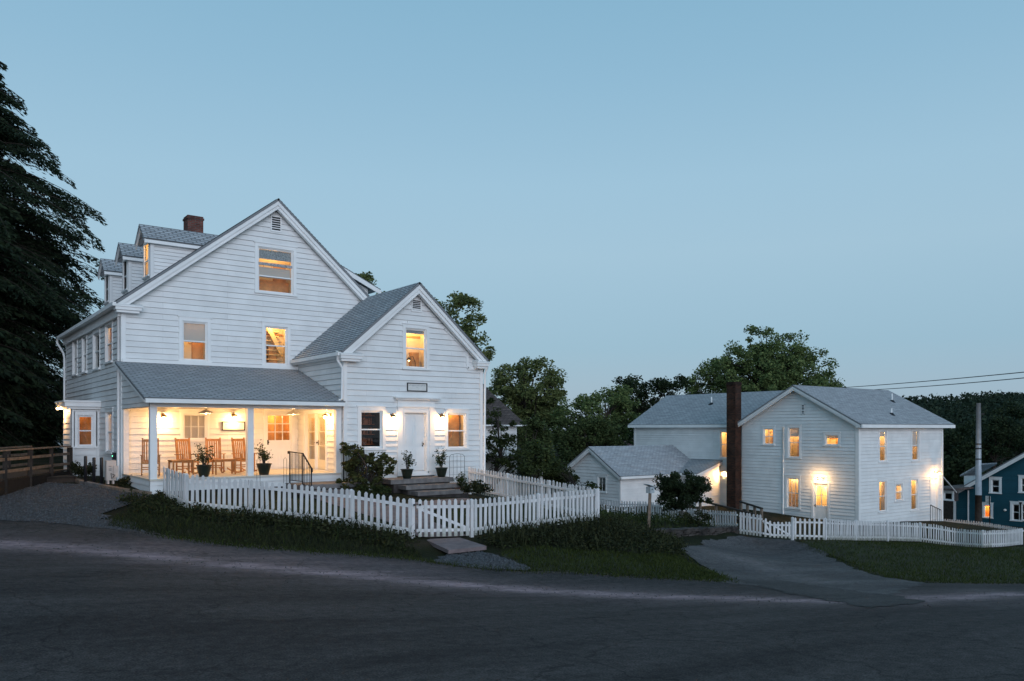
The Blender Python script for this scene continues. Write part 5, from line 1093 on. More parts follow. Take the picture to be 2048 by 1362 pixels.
mb = MB(); mb.fbox(GL, YG - .04, YG + .16, GZ0, zg(YG) - .2, 0, .045); mb.fbox(GF, XG - .03, XG + .14, GZ0, zg(YG) - .2, 0, .042); mb.fbox(GF, XGR - .16, XGR + .03, GZ0, zg(YG) - .2, 0, .045); mb.fbox(GF, XG + .15, XGR - .17, zg(YG) - .55, zg(YG) - .2, 0, .035); mb.build('corner_board', TRIM, gh)
Lg = math.hypot(4.2, .545 * 4.2); ze = 2.57 - .545 * 4.2
roof_slope(gh, 'roof', (41.28, 23.3, ze), (1, 0, 0), (0, 4.2, .545 * 4.2), 10.9, Lg, SHINGLE_L); roof_slope(gh, 'roof', (41.28, 31.7, ze), (1, 0, 0), (0, -4.2, .545 * 4.2), 10.9, Lg, SHINGLE_L)
def rakeX(parent, ya, za, yb, zb, x, wd=.15, drop=.075, sg=1):
    mb = MB(); A = Vector((0, ya, za)); B = Vector((0, yb, zb)); d = (B - A).normalized(); n = Vector((0, -d.z, d.y)); n = n if n.z > 0 else -n
    def bb(o0, o1, x0, x1): mb.box8(lambda i, j, k: (B if i else A) + n * (o1 if k else o0) + Vector((x + sg * (x1 if j else x0), 0, 0)))
    bb(-drop - .11, -drop, .02, .09); bb(-drop - wd - .05, -drop - .112, .06, .13); bb(-drop - .06, -drop - .003, .092, .44); return mb.build('rake_board', TRIM, parent)
rakeX(gh, 23.3, ze, 27.5, 2.57, 41.28); rakeX(gh, 31.7, ze, 27.5, 2.57, 41.284); rakeX(gh, 23.3, ze, 27.5, 2.57, 52.18, sg=-1)
mb = MB(); mb.box(41.3, 52.15, 23.22, 23.30, ze - .22, ze - .03); mb.box(41.3, 52.15, 23.302, 23.65, ze - .2, ze - .16); mb.build('gutter', TRIM, gh)
mb = MB(); a = GL.px(1567.5, 850); mb.tube([GL(a[0], .1, .06), GL(a[0], -5.3, .06)], .04, 7); mb.build('downspout', TRIM, gh, True)
for (px_, y0_, y1_) in ((1784, 787, 803), (1783, 817, 829)):
    v = atD(px_, y1_, 50.5); r = ray(px_); zb = None
    for D in np.arange(44, 56, .05):
        q = atD(px_, y1_, D)
        if q.z < zg(q.y): v = q; break
    mb = MB(); mb.tube([(v.x, v.y, v.z - .1), (v.x, v.y, v.z + (y1_ - y0_) * 50 / FPX)], .05, 8); mb.build('vent_pipe', TRIM, gh); mb = MB(); mb.lathe([(.22, -.08), (.08, .10)], (v.x, v.y, v.z), 10); mb.build('vent_flashing', FRAMEBLK, gh)
# back wing
BW = wallX(42.2); YB2 = 41.2
pwin(gh, BW, 1442, 1458, 864, 915, 'bw', light=14, **k_)
mb = MB(); boards(mb, BW, [(YGB, GZ0), (YB2, GZ0), (YB2, .28), (YGB, .28)], HOLES['bw'], -5.4, .155, .03, .004, .026); mb.fbox(BW, YB2 - .16, YB2, GZ0, .2, 0, .04); mb.fbox(BW, YGB, YB2 - .17, -.02, .28, 0, .034); mb.box(42.2, 49.8, YB2 - .02, YB2, GZ0, .4); mb.poly([(42.2, YB2, .3), (49.8, YB2, .3), (46, YB2, 2.4)]); mb.box(49.78, 49.8, YGB, YB2, GZ0, .3); mb.build('side_wall', SIDING, gh)
Lb = math.hypot(4.1, 2.22); roof_slope(gh, 'roof', (41.9, 30.9, .31), (0, 1, 0), (4.1, 0, 2.22), 10.6, Lb, SHINGLE_L); roof_slope(gh, 'roof', (50.1, 30.9, .31), (0, 1, 0), (-4.1, 0, 2.22), 10.6, Lb, SHINGLE_L)
mb = MB(); mb.box(41.84, 41.9, 31.72, 41.5, .10, .29); mb.box(41.902, 42.2, 31.72, 41.4, .12, .16); mb.build('gutter', TRIM, gh)
v = atD(1422, 808, 55)
for D in np.arange(50, 62, .05):
    q = atD(1423, 808, D)
    if q.z < .31 + (q.x - 41.9) * .5415: v = q; break
mb = MB(); mb.tube([(v.x, v.y, v.z - .1), (v.x, v.y, v.z + .5)], .05, 8); mb.build('vent_pipe', TRIM, gh); mb = MB(); mb.lathe([(.26, -.08), (.09, .10)], (v.x, v.y, v.z), 10); mb.build('vent_flashing', FRAMEBLK, gh)
# chimney
mb = MB(); mb.box(41.08, 41.66, 31.40, 32.08, -6.0, 2.75); mb.box(41.05, 41.69, 31.37, 32.11, 2.752, 2.86); mb.box(41.08, 41.66, 31.40, 32.08, 2.862, 2.95); mb.build('chimney', BRICK_D, gh)
# annex
AX, AY0, AY1, AYM = 34.6, 34.98, 39.96, 37.5; AL, AF = wallX(AX), wallY(AY0)
pwin(gh, AL, 1197, 1211, 955, 983, 'al', light=0, room='d', mun=(1, 0), rail=False, curtain=1, casing=.1)
def za(y): return -1.11 - .615 * abs(y - AYM)
mb = MB(); boards(mb, AL, [(AY0, GZ0), (AY1, GZ0), (AY1, za(AY1) - .1), (AYM, -1.22), (AY0, za(AY0) - .1)], HOLES['al'], -5.4, .2, .03, .004, .024); boards(mb, AF, [(AX, GZ0), (42.2, GZ0), (42.2, za(AY0) - .1), (AX, za(AY0) - .1)], [], -5.4, .155, .026, .004, .022); mb.box(AX, 42.1, AY1 - .02, AY1, GZ0, za(AY1) - .1); mb.build('annex_wall', SIDING, gh)
mb = MB(); mb.fbox(AL, AY0 - .04, AY0 + .1, GZ0, za(AY0) - .2, 0, .04); mb.fbox(AF, AX - .03, AX + .1, GZ0, za(AY0) - .2, 0, .04); mb.build('corner_board', TRIM, gh)
La = math.hypot(2.85, .615 * 2.85); ea = -1.11 - .615 * 2.85
roof_slope(gh, 'annex_roof', (34.3, AYM - 2.85, ea), (1, 0, 0), (0, 2.85, .615 * 2.85), 7.9, La, SHINGLE_L); roof_slope(gh, 'annex_roof', (34.3, AYM + 2.85, ea), (1, 0, 0), (0, -2.85, .615 * 2.85), 7.9, La, SHINGLE_L)
rakeX(gh, AYM - 2.85, ea, AYM, -1.11, 34.3, .16, .07); rakeX(gh, AYM + 2.85, ea, AYM, -1.11, 34.304, .16, .07)
mb = MB(); mb.box(34.32, 39.6, AYM - 2.92, AYM - 2.85, ea - .18, ea - .03); mb.build('gutter', TRIM, gh); mb = MB(); mb.tube([(36.6 + 1.6, 34.9, ea - .1), (38.2, 34.92, -5)], .035, 6); mb.build('downspout', mat('grey_downspout', (.3, .3, .31), .5), gh)
# lit lean-to entry
LF = wallY(33.55); LX = 39.9; LL = wallX(LX)
a = LF.px(1437, 957); b = LF.px(1456, 957); zb = LF.px(1446, 1020)[1]
door(gh, LF, a[0] + .1, b[0], zb, a[1], 'lean', (a[0] + .24, b[0] - .13, LF.px(1446, 992)[1], a[1] - .12), (1, 2), light=4, knob=0)
def zl_(x): return -2.78 + (x - 39.7) * .30
mb = MB(); boards(mb, LF, [(LX, GZ0), (42.2, GZ0), (42.2, zl_(42.2) - .08), (LX, zl_(LX) - .08)], HOLES['lean'], -5.4, .155, .03, .004, .026); boards(mb, LL, [(33.55, GZ0), (AY0, GZ0), (AY0, zl_(LX) - .08), (33.55, zl_(LX) - .08)], [], -5.4, .155, .03, .004, .026); mb.fbox(LF, LX - .03, LX + .1, GZ0, zl_(LX) - .1, 0, .04); mb.build('entry_wall', SIDING, gh)
roof_slope(gh, 'entry_roof', (39.62, 33.25, zl_(39.62)), (0, 1, 0), (2.58, 0, .774), 2.6, math.hypot(2.58, .774), SHINGLE_L)
mb = MB(); mb.bar((39.64, 33.27, zl_(39.64) - .16), (42.2, 33.27, zl_(42.2) - .16), .05, .17); mb.box(39.55, 39.62, 33.27, 34.7, zl_(39.62) - .2, zl_(39.62) - .03); mb.build('rake_board', TRIM, gh)
lamp('wall_lamp', LF, LF.px(1438, 948)[0], LF.px(1438, 944)[1], 'lit wall lamp over the lean-to entry left of the tall chimney', 125, style='lantern', ob=.42)
lamp('wall_lamp', GF, GF.px(1868, 947)[0], GF.px(1868, 944)[1] - .05, 'lit lantern above the side door at the far right of the guest house', 30, style='lantern', ob=.34)
sign(LF, 1398, 1416, 959, 970, 'small framed sign on the lean-to entry wall behind the round shrub', ((.35, .3, .12, .88),))
# twin flood lamp over the kitchen door
s_, z_ = GL.px(1641, 957); t = thing('twin_flood_lamp', GL(s_, z_, 0), 'lit twin flood lamp on the wall over the glazed door', 'wall lamp')
mb = MB(); mb.fbox(GL, s_ - .07, s_ + .07, z_ - .07, z_ + .07, .02, .07); mb.build('backplate', TRIM, t)
for sg in (-1, 1):
    c = GL(s_ + sg * .17, z_ - .02, .2); mb = MB(); mb.tube([GL(s_ + sg * .03, z_, .07), GL(s_ + sg * .1, z_ + .01, .13), c], [.02, .035, .06], 8); mb.build('head', SHADEW, t); mb = MB(); mb.lathe([(0, .06), (.06, 0), (0, -.06)], c - GL.N * -.05, 12); mb.build('bulb', BULB, t); point(c + GL.N * .26, 7.5, (1, .60, .27), .07)
# iron rail at the side door
t = thing('step_railing', (49.3, 23.3, -5.6), 'dark sloping step railing before the far right side door', 'railing'); mb = MB()
P0 = onY(1861, 1010, 22.9); P1 = onY(1882, 1020, 22.9); Q0 = onY(1861, 1044, 22.9)[1]; Q1 = onY(1882, 1052, 22.9)[1]
mb.bar((P0[0], 22.9, P0[1]), (P1[0], 22.9, P1[1]), .04, .04); mb.bar((P0[0], 22.9, Q0), (P1[0], 22.9, Q1), .03, .03); mb.build('handrail', IRON, t); mb = MB()
for k in range(7): u = k / 6; x = P0[0] + (P1[0] - P0[0]) * u; mb.bar((x, 22.9, Q0 + (Q1 - Q0) * u - .3 * (k in (0, 6))), (x, 22.9, P0[1] + (P1[1] - P0[1]) * u), .022, .022)
mb.build('baluster', IRON, t)
# timber ramp rails at chimney
t = thing('timber_handrail', tuple(atD(1420, 1030, 42)), 'weathered timber ramp handrail passing in front of the brick chimney', 'railing')
for k, (p, q) in enumerate((((1395, 1000, 41), (1508, 1028, 37.5)), ((1480, 1003, 40), (1524, 1017, 37.5)))):
    A = atD(*p); B = atD(*q); mb = MB(); mb.bar(A, B, .12, .07); mb.bar(A + Vector((0, 0, -.5)), B + Vector((0, 0, -.5)), .05, .12); mb.build('rail', WOODDK, t)
    for u in (.05, .35, .68, .98): mb = MB(); P = A.lerp(B, u); mb.bar(P + Vector((0, 0, -1.3)), P + Vector((0, 0, -.03)), .1, .1); mb.build('post', WOODGR, t)

# ---- fences on the right
def FQ(px, y0, y1, D): v = atD(px, y0, D); return (v.x, v.y, v.z, -(y1 - HZ) / FPX * D)
fence('picket_fence', 'white picket fence behind the garden bed, running in front of the low annex', [FQ(1196, 1000, 1037, 42), FQ(1300, 1003, 1040, 39.5), FQ(1390, 1018, 1052, 37), FQ(1474, 1024, 1054, 34.4)], .17, PM, .92, posts=[FQ(1300, 1003, 1045, 39.5), FQ(1390, 1018, 1055, 37)], group='white picket fences of the guest house')
fence('garden_gate', 'white picket gate at the end of the dry stone wall', [FQ(1478, 1023, 1067, 34.2), FQ(1524, 1030, 1073, 33.6)], .15, PM, .92, cat='gate', posts=[])
fence('garden_gate', 'low white gate with diagonal brace across the driveway end', [FQ(1526, 1034, 1073, 33.5), FQ(1545, 1044, 1075, 33.5), FQ(1583, 1044, 1077, 33.4)], .17, PM, .92, cat='gate', posts=[], brace=True)
fence('picket_fence', 'tall white picket panel before the glazed kitchen door', [FQ(1586, 1036, 1078, 33.4), FQ(1652, 1037, 1080, 33.5)], .19, PM, .92, posts=[FQ(1585, 1034, 1080, 33.4), FQ(1651, 1036, 1084, 33.5)], group='white picket fences of the guest house')
fence('picket_fence', 'long white fence of narrow pickets sweeping along the lawn to the right edge', [FQ(1655, 1038, 1080, 33.5), FQ(1712, 1041, 1081, 35), FQ(1775, 1042, 1081, 36), FQ(1840, 1046, 1083, 37), FQ(1870, 1049, 1087, 36.8), FQ(1912, 1057, 1092, 36.5), FQ(1966, 1061, 1095, 35.5), FQ(2012, 1060, 1093, 35.8), FQ(2043, 1057, 1089, 36.2)], .098, PMN, .8, posts=[FQ(1712, 1040, 1082, 35.05), FQ(1775, 1041, 1082, 36), FQ(1840, 1045, 1084, 37.1), FQ(1966, 1060, 1097, 35.6), FQ(2043, 1057, 1090, 36.2)], group='white picket fences of the guest house')
fence('picket_fence', 'far white picket fence before the blue house, only its tops showing', [FQ(1884, 1037, 1060, 50), FQ(1960, 1043, 1068, 47), FQ(2046, 1057, 1080, 43)], .19, PM, .92, posts=[], group='white picket fences of the guest house')

# dry stone wall
def stone_wall(name, label, a, b, thick, m):
    t = thing(name, (a[0], a[1], a[3]), label, 'wall'); mb = MB(); L = math.hypot(b[0] - a[0], b[1] - a[1]); d = Vector((b[0] - a[0], b[1] - a[1], 0)).normalized(); nr = Vector((-d.y, d.x, 0))
    zz = 0
    while zz < 1.05:
        h = R.uniform(.06, .13); x = -R.uniform(0, .2)
        while x < L:
            l = R.uniform(.18, .6); u = max(0, min(1, (x + l / 2) / L)); top = a[2] + (b[2] - a[2]) * u; bot = a[3] + (b[3] - a[3]) * u - .25
            if bot + zz < top:
                dp = R.gauss(0, .022); j1, j2 = R.gauss(0, .012), R.gauss(0, .012); hh = h - .012
                if bot + zz + h > top - .02: hh = top - bot - zz + R.uniform(-.01, .02); dp += .02
                P = Vector((a[0], a[1], bot + zz)) + d * x
                mb.box8(lambda i, j, k: P + d * (l - .015) * i + nr * ((thick if j else -dp)) + Vector((0, 0, hh * k + (j1 if i else j2))))
            x += l
        zz += h
    o = mb.build('stones', m, t); return t
WALLST = mat('dry_wall_stone', (.060, .050, .045), .9, .7, 2.6, .6, 18)
stone_wall('stone_wall', 'low dry stone retaining wall below the garden bed with the birdhouse', FQ(1288, 1061, 1084, 28.2)[:2] + (-3.58, -4.0), FQ(1475, 1054, 1076, 33.8)[:2] + (-4.14, -4.62), .35, WALLST)
# birdhouse
v = atD(1297, 1055, 30); t = thing('birdhouse', (v.x, v.y, v.z), 'small pale wooden birdhouse on a leaning brown post in the garden bed', 'birdhouse'); tp = atD(1300, 985, 30)
mb = MB(); mb.bar((v.x, v.y, v.z - .2), tp, .10, .10); mb.build('post', WOODGR, t); mb = MB(); c = tp; mb.box(c.x - .10, c.x + .12, c.y - .11, c.y + .11, c.z - .02, c.z + .22); mb.build('box', mat('pale_blue_wood', (.42, .47, .50), .7, .2, 6), t)
mb = MB(); mb.box8(lambda i, j, k: Vector((c.x - .19 + .36 * i, c.y - .15 + .3 * j, c.z + .30 - .11 * i + .025 * k))); mb.build('roof', mat('pale_blue_wood', (.4, .4, .4)), t); mb = MB(); mb.lathe([(.03, 0), (0, .001)], (0, 0, 0), 10); mb.v = [(c.x + x, c.y - .112, c.z + .12 + y) for x, y, z in mb.v]; mb.build('entrance_hole', FRAMEBLK, t)
v = atD(1367, 1045, 34); t = thing('timber_post', (v.x, v.y, v.z - .1), 'short grey timber post below the round shrub', 'post'); mb = MB(); p = atD(1367, 1022, 34); mb.bar((v.x, v.y, v.z - .4), (p.x, p.y, p.z), .24, .2); mb.build('timber', mat('silvered_timber', (.2, .19, .18), .9, .3, 5, .4, 30), t)

# ================================================================ neighbours, pole, wires
bh = thing('blue_house', (65, 24, -7), 'dark blue clapboard house with white window frames and one lit window at the right edge', 'house'); BX = 65.0; BL = wallX(BX)
pwin(bh, BL, 1984, 1998, 960, 985, 'bl', room='d', casing=.16); pwin(bh, BL, 2043, 2057, 957, 984, 'bl', room='d', casing=.16); pwin(bh, BL, 1969, 1981, 1011, 1034, 'bl', room='o', light=22, casing=.16, rail=False); pwin(bh, BL, 2026, 2039, 1009, 1040, 'bl', room='d', casing=.15); pwin(bh, BL, 2044, 2057, 1009, 1040, 'bl', room='d', casing=.15)
yl = onX(1908, 985, BX)[0]; yr = onX(2048, 905, BX); zl0 = onX(1908, 984, BX)[1]; ym = 21.0; zm = zl0 + .64 * (yl - ym); y2 = 2 * ym - yl
mb = MB(); boards(mb, BL, [(y2, -9), (yl, -9), (yl, zl0 - .1), (ym, zm - .1), (y2, zl0 - .1)], HOLES['bl'], -9, .16, .02); mb.box(BX, BX + 9, y2, y2 + .05, -9, zl0 - .1); mb.box(BX, BX + 9, yl - .05, yl, -9, zl0 - .1); mb.build('wall', BLUES, bh)
Lh = math.hypot(yl + .4 - ym, .64 * (yl + .4 - ym)); roof_slope(bh, 'roof', (BX - .4, yl + .4, zl0 - .256), (1, 0, 0), (0, -(yl + .4 - ym), .64 * (yl + .4 - ym)), 9, Lh, SHINGLE); roof_slope(bh, 'roof', (BX - .4, y2 - .4, zl0 - .256), (1, 0, 0), (0, (yl + .4 - ym), .64 * (yl + .4 - ym)), 9, Lh, SHINGLE)
rakeX(bh, yl + .4, zl0 - .256, ym, zm, BX - .4, .18, .07)
mb = MB(); mb.fbox(BL, yl - .15, yl + .03, -9, zl0 - .2, 0, .04); s_, _ = onX(1937, 1000, BX); mb.fbox(BL, s_ - .04, s_ + .04, -9, zl0 + .2, 0, .07); mb.build('corner_board', TRIM, bh)
s_, z_ = onX(1952, 940, BX + .8); mb = MB(); P0 = onX(1928, 954, BX + .6); P1 = onX(1954, 935, BX + .6); mb.box(BX + .6, BX + 3, P1[0] - .2, P0[0], P0[1] - 1, P0[1] + .1); dm_ = mb.build('dormer', TRIM, bh); mb = MB(); mb.box8(lambda i, j, k: (BX + .4 + 3 * i, (P0[0] + .2) if not j else (P1[0] - .3), (P0[1] + .05 if not j else P1[1] + .2) + .12 * k)); mb.build('dormer_roof', SHINGLE, dm_)
s_, z_ = onX(2011, 1020, BX); mb = MB(); mb.lathe([(.0, .1), (.09, .05), (.11, 0), (.09, -.05), (0, -.1)], BL(s_, z_, .1), 12); mb.build('wall_globe', SHADEW, bh, True)
s_, z_ = onX(1976, 1008, BX - 2); t = thing('hanging_sign', (BX - 2, s_, z_ - .7), 'narrow vertical white sign with dark letters beside the utility pole', 'sign'); F = wallX(BX - 2); mb = MB(); hz = onX(1976, 992, BX - 2)[1]; mb.fbox(F, s_ - .16, s_ + .16, z_, hz, -.02, .02); mb.build('board', SIGNW, t); mb = MB()
for k in range(4):
    zz = z_ + (hz - z_) * (k + .2) / 4; h_ = (hz - z_) * .15; mb.fbox(F, s_ - .09, s_ - .05, zz, zz + h_, .021, .025); mb.fbox(F, s_ - .045, s_ + .08, zz + h_ * (.4 if k % 2 else .75), zz + h_ * (.62 if k % 2 else 1), .021, .025); mb.fbox(F, s_ + .04, s_ + .08, zz, zz + h_ * .38, .021, .025)
mb.build('lettering', FRAMEBLK, t); mb = MB(); mb.bar((BX - 2, s_ - .12, hz), (BX - 2, s_ - .12, hz - 3.4), .06, .06); mb.build('stand', FRAMEBLK, t)
ds = thing('dark_shed', (62, 32, -7), 'dark timber shed with a white framed window left of the blue house', 'shed'); DX = 62.0; DL = wallX(DX); pwin(ds, DL, 1889, 1904, 986, 999, 'ds', room='d', casing=.12, rail=False)
ya = onX(1906, 990, DX)[0]; yb = onX(1868, 990, DX)[0]; zt = onX(1890, 980, DX)[1]; mb = MB(); boards(mb, DL, [(ya, -9), (yb, -9), (yb, zt), (ya, zt)], HOLES['ds'], -9, .2, .02); mb.build('wall', WOODDK, ds); mb = MB(); mb.box(DX - .3, DX + 5, ya - .2, yb + .2, zt + .003, zt + .15); mb.build('roof', SHINGLE_B, ds)
t = thing('slanting_pole', tuple(atD(1913, 985, 58)), 'thin white pole slanting down from the guest house corner toward the blue house', 'pole'); mb = MB(); mb.tube([atD(1881, 948, 52), atD(1913, 985, 58)], .05, 6); mb.build('pole', TRIM, t)
# utility pole
v = atD(1957, 1075, 52); v.z = H(v.x, v.y); zt = (HZ - 806) / FPX * 52; t = thing('utility_pole', tuple(v), 'tall pale grey utility pole with dark lower sleeve before the blue house', 'pole'); zs_ = -(990 - HZ) / FPX * 52
mb = MB(); mb.tube([(v.x, v.y, zs_), (v.x, v.y, zt)], [.19, .135], 14); mb.build('shaft', METALP, t, True); mb = MB(); mb.tube([(v.x, v.y, v.z - .4), (v.x, v.y, zs_ - .002)], [.22, .20], 14); mb.build('sleeve', WOODDK, t, True)
mb = MB()
for y in (888, 897, 918): z = -(y - HZ) / FPX * 52; mb.lathe([(.175, z - .04), (.185, z), (.175, z + .04)], (v.x, v.y, 0), 14)
z = -(828 - HZ) / FPX * 52; mb.bar((v.x, v.y, z), (v.x + .35, v.y - .2, z), .05, .05); mb.build('bracket', FRAMEBLK, t)
for (a, b, lb) in (((1700, 776, 62), (2048, 742.5, 42), 'upper overhead cable rising to the right above the guest house roof'), ((1768, 780, 62), (2048, 754, 42), 'lower overhead cable rising to the right above the guest house roof')):
    A = atD(*a); B = atD(*b); B2 = B + (B - A) * 1.2; A2 = A + (A - B) * .5; t = thing('overhead_cable', tuple(A2), lb, 'cable', 'overhead cables')
    mb = MB(); mb.tube([A2.lerp(B2, k / 24) - Vector((0, 0, .3 * 4 * (k / 24) * (1 - k / 24))) + Vector((0, 0, .25)) for k in range(25)], .024, 6); mb.build('wire', FRAMEBLK, t)
# dark roofed house behind the wing
nb = thing('brown_roofed_house', (25, 38, -3.5), 'white house with steep dark brown roof half hidden by the tree right of the wing', 'house'); NYF = 38.0
e0 = onY(1044, 848, NYF); r0 = onY(995, 754, NYF); hw = abs(e0[0] - r0[0])
# ridge runs along x: front slope faces the camera
NXR = e0[0] - .4; x0n = NXR - 9; zr_ = onY(990, 754, NYF + 3.5)[1]; ze_ = onY(1040, 849, NYF - .4)[1]
roof_slope(nb, 'roof', (x0n - .4, NYF - .4, ze_), (1, 0, 0), (0, 4.4, zr_ - ze_), 9.8, math.hypot(4.4, zr_ - ze_), SHINGLE_B, poly=[(0, 0), (9.8, 0), (9.0, math.hypot(4.4, zr_ - ze_)), (0, math.hypot(4.4, zr_ - ze_))])
F = wallY(NYF); mb = MB(); boards(mb, F, [(x0n, -5), (NXR, -5), (NXR, ze_ - .05), (x0n, ze_ - .05)], [], -5, .19, .02); mb.box(NXR - .02, NXR, NYF + .01, NYF + 8, -5, ze_); mb.box(x0n, x0n + .02, NYF + .01, NYF + 8, -5, ze_); mb.box(x0n, NXR, NYF + 7.98, NYF + 8, -5, ze_); mb.build('wall', SIDING, nb)
mb = MB(); mb.poly([(NXR - .01, NYF - .3, ze_), (NXR - .01, NYF + 8, ze_), (NXR - .01, NYF + 4, zr_ - .1)]); mb.quad((x0n, NYF + 8.4, ze_), (NXR + .4, NYF + 8.4, ze_), (NXR, NYF + 4, zr_), (x0n, NYF + 4, zr_)); mb.build('rear_roof', SHINGLE_B, nb)
mb = MB(); mb.box(x0n - .4, NXR + .45, NYF - .48, NYF - .4, ze_ - .10, ze_ - .02); mb.build('gutter', TRIM, nb)
a = onY(1081, 950, 35.5); b_ = onY(1090, 913, 35.5); mb = MB(); mb.box(a[0] - .09, a[0] + .09, 35.4, 35.58, -4.6, b_[1] - .14); mb.build('porch_post', TRIM, nb); mb = MB(); mb.box(NXR - 4, b_[0], 35.2, NYF - .01, b_[1] - .07, b_[1]); mb.build('porch_roof', SHINGLE_B, nb)
# far pale house behind the hemlock, and reddish roof behind annex
v = atD(108, 900, 62); t = thing('pale_house', (v.x, v.y, v.z - 2), 'pale house glimpsed between dark leaves beyond the ramp', 'house'); mb = MB(); F = wallY(v.y); boards(mb, F, [(v.x - 1.6, v.z - 2), (v.x + 2, v.z - 2), (v.x + 2, v.z + 1.1), (v.x - 1.6, v.z + 1.1)], [], -5, .2, .02); mb.build('wall', SIDING, t); mb = MB(); mb.box8(lambda i, j, k: (v.x - 2 + 4.3 * i, v.y - .3 + 4 * j, v.z + 1.1 + 1.5 * j + .08 * k)); mb.build('roof', SHINGLE_B, t)
v = atD(1255, 890, 75); t = thing('red_roofed_shed', (v.x, v.y, v.z - 3), 'low shed with dull red roof peeping out behind the guest house', 'shed'); RED = mat('dull_red_roof', (.20, .13, .13), .8, .2, 4); mb = MB(); mb.box8(lambda i, j, k: (v.x - 1.8 + 6 * i, v.y + 3 * j, v.z - .2 + .65 * j + .06 * k)); mb.build('roof', RED, t); mb = MB(); mb.box(v.x - 1.4, v.x + 4, v.y + .2, v.y + 3, v.z - 4, v.z - .25); mb.build('wall', SIDING, t)

# ================================================================ trees
def T(px, py, D): return tuple(atD(px, py, D))
def base(px, D): r = ray(px) * D; return (r[0], r[1], H(r[0], r[1]))
def blob(px, py, D, rx, rz, ry=None): s = D / FPX; return (T(px, py, D), (rx * s, (ry or rx) * s, rz * s))
conifer('hemlock_tree', 'tall dark hemlock with feathery drooping branches at the left edge, beside the inn', base(-62, 40), 22.0, 6.2, L_HEM, 3, (.8, 1, 1, 1, .84, .48, .27, .03), 60, 18, 'dark hemlocks left of the inn', 3.4, .135)
conifer('hemlock_tree', 'dark hemlock mostly cut off by the left edge of the photo', base(-235, 36), 19, 7, L_HEM, 4, (.6, .95, 1, .78, .62, .42, .24, .03), 40, 15, 'dark hemlocks left of the inn', 1.2, .24)
for k_, (x_, y_) in enumerate(((-10, 25.5), (-8.5, 37))): conifer('hemlock_tree', ('unseen hemlock left of the gravel lot, nearest the road, added to shade the inn', 'unseen hemlock far left behind the wooden ramp, added to shade the inn')[k_], (x_, y_, H(x_, y_)), 17, 6.2, L_HEM, 40 + k_, (.6, .95, 1, .78, .62, .42, .24, .03), 30, 12, 'dark hemlocks left of the inn', 1.0, .30)  # two unseen hemlocks, added to shade the left wall of the inn
broadleaf('understory_tree', 'black shadowed understory tree between the hemlock and the inn', base(40, 50), [blob(20, 760, 50, 120, 110), blob(90, 840, 50, 60, 70), blob(-40, 850, 48, 120, 80)], .25, L_DARK, 60, 230, .3, (.7, 1.3), seed=5)
broadleaf('understory_tree', 'low dark tree hanging over the ramp left of the side entry', base(70, 40), [blob(50, 860, 40, 85, 45), blob(100, 800, 44, 45, 60)], .15, L_DARK, 34, 200, .22, (.5, .9), seed=6)
broadleaf('maple_tree', 'rounded maple rising behind the right slope of the wing roof', base(900, 46), [blob(905, 650, 46, 72, 66), blob(860, 625, 47, 45, 40), blob(945, 690, 46, 40, 55), blob(880, 740, 46, 70, 60)], .3, L_MAPLE, 130, 120, .19, (.28, .62), seed=8)
broadleaf('maple_tree', 'maple crown just showing over the main roof right of its ridge', base(722, 52), [blob(722, 590, 52, 42, 46), blob(690, 620, 52, 50, 50), blob(770, 610, 52, 30, 28)], .28, L_MAPLE, 40, 170, .2, (.4, .8), seed=9)
broadleaf('young_tree', 'small spreading tree between the wing and the brown roofed house', base(985, 36), [blob(990, 860, 36, 44, 45), blob(1010, 905, 36, 52, 34), blob(975, 820, 37, 22, 30), blob(1040, 925, 36, 36, 26)], .12, L_SHRUB, 78, 70, .12, (.16, .40), seed=10)
broadleaf('oak_tree', 'dense round tree behind the brown roofed house', base(1062, 70), [blob(1060, 775, 70, 70, 58), blob(1100, 800, 70, 33, 46), blob(1025, 760, 70, 36, 42), blob(1075, 850, 70, 66, 55), blob(1010, 830, 72, 50, 60)], .35, L_MAPLE, 250, 110, .24, (.35, .85), seed=12)
broadleaf('ash_tree', 'lighter green loose tree left of the guest house roof', base(1200, 64), [blob(1205, 825, 64, 62, 52), blob(1150, 840, 62, 48, 52), blob(1255, 830, 64, 30, 40), blob(1235, 800, 64, 30, 34), blob(1210, 880, 62, 60, 40)],   .28, L_MID, 190, 95, .2, (.3, .75), seed=13)
broadleaf('dark_tree', 'nearly black tree behind the left end of the guest house roof', base(1300, 78), [blob(1290, 800, 78, 70, 48), blob(1250, 800, 78, 42, 50), blob(1350, 790, 78, 50, 40), blob(1290, 850, 78, 80, 40)], .35, L_DARK, 85, 170, .26, (.5, 1.1), seed=14)
broadleaf('large_tree', 'large spreading tree towering behind the guest house ridge', base(1530, 84), [blob(1530, 725, 84, 90, 45), blob(1440, 745, 84, 52, 40), blob(1610, 740, 84, 55, 42), blob(1515, 685, 84, 38, 30), blob(1570, 695, 84, 42, 28), blob(1480, 715, 84, 50, 30), blob(1530, 785, 84, 150, 36), blob(1420, 775, 84, 50, 34), blob(1520, 750, 83, 110, 40), blob(1655, 768, 84, 26, 12)], .5, L_MID, 380, 115, .27, (.42, 1.0), seed=15)
L_DEEP = leaf_mat('deep_green_leaves', (.024, .040, .016), (.095, .122, .045))  # leaf green between the dark and the mid leaves
broadleaf('bushy_tree', 'dark bushy tree in the gap between the annex and the round oak', base(1072, 43), [blob(1072, 880, 44, 26, 44), blob(1072, 912, 41, 24, 30)], .14, L_DEEP, 70, 95, .16, (.25, .55), seed=16)
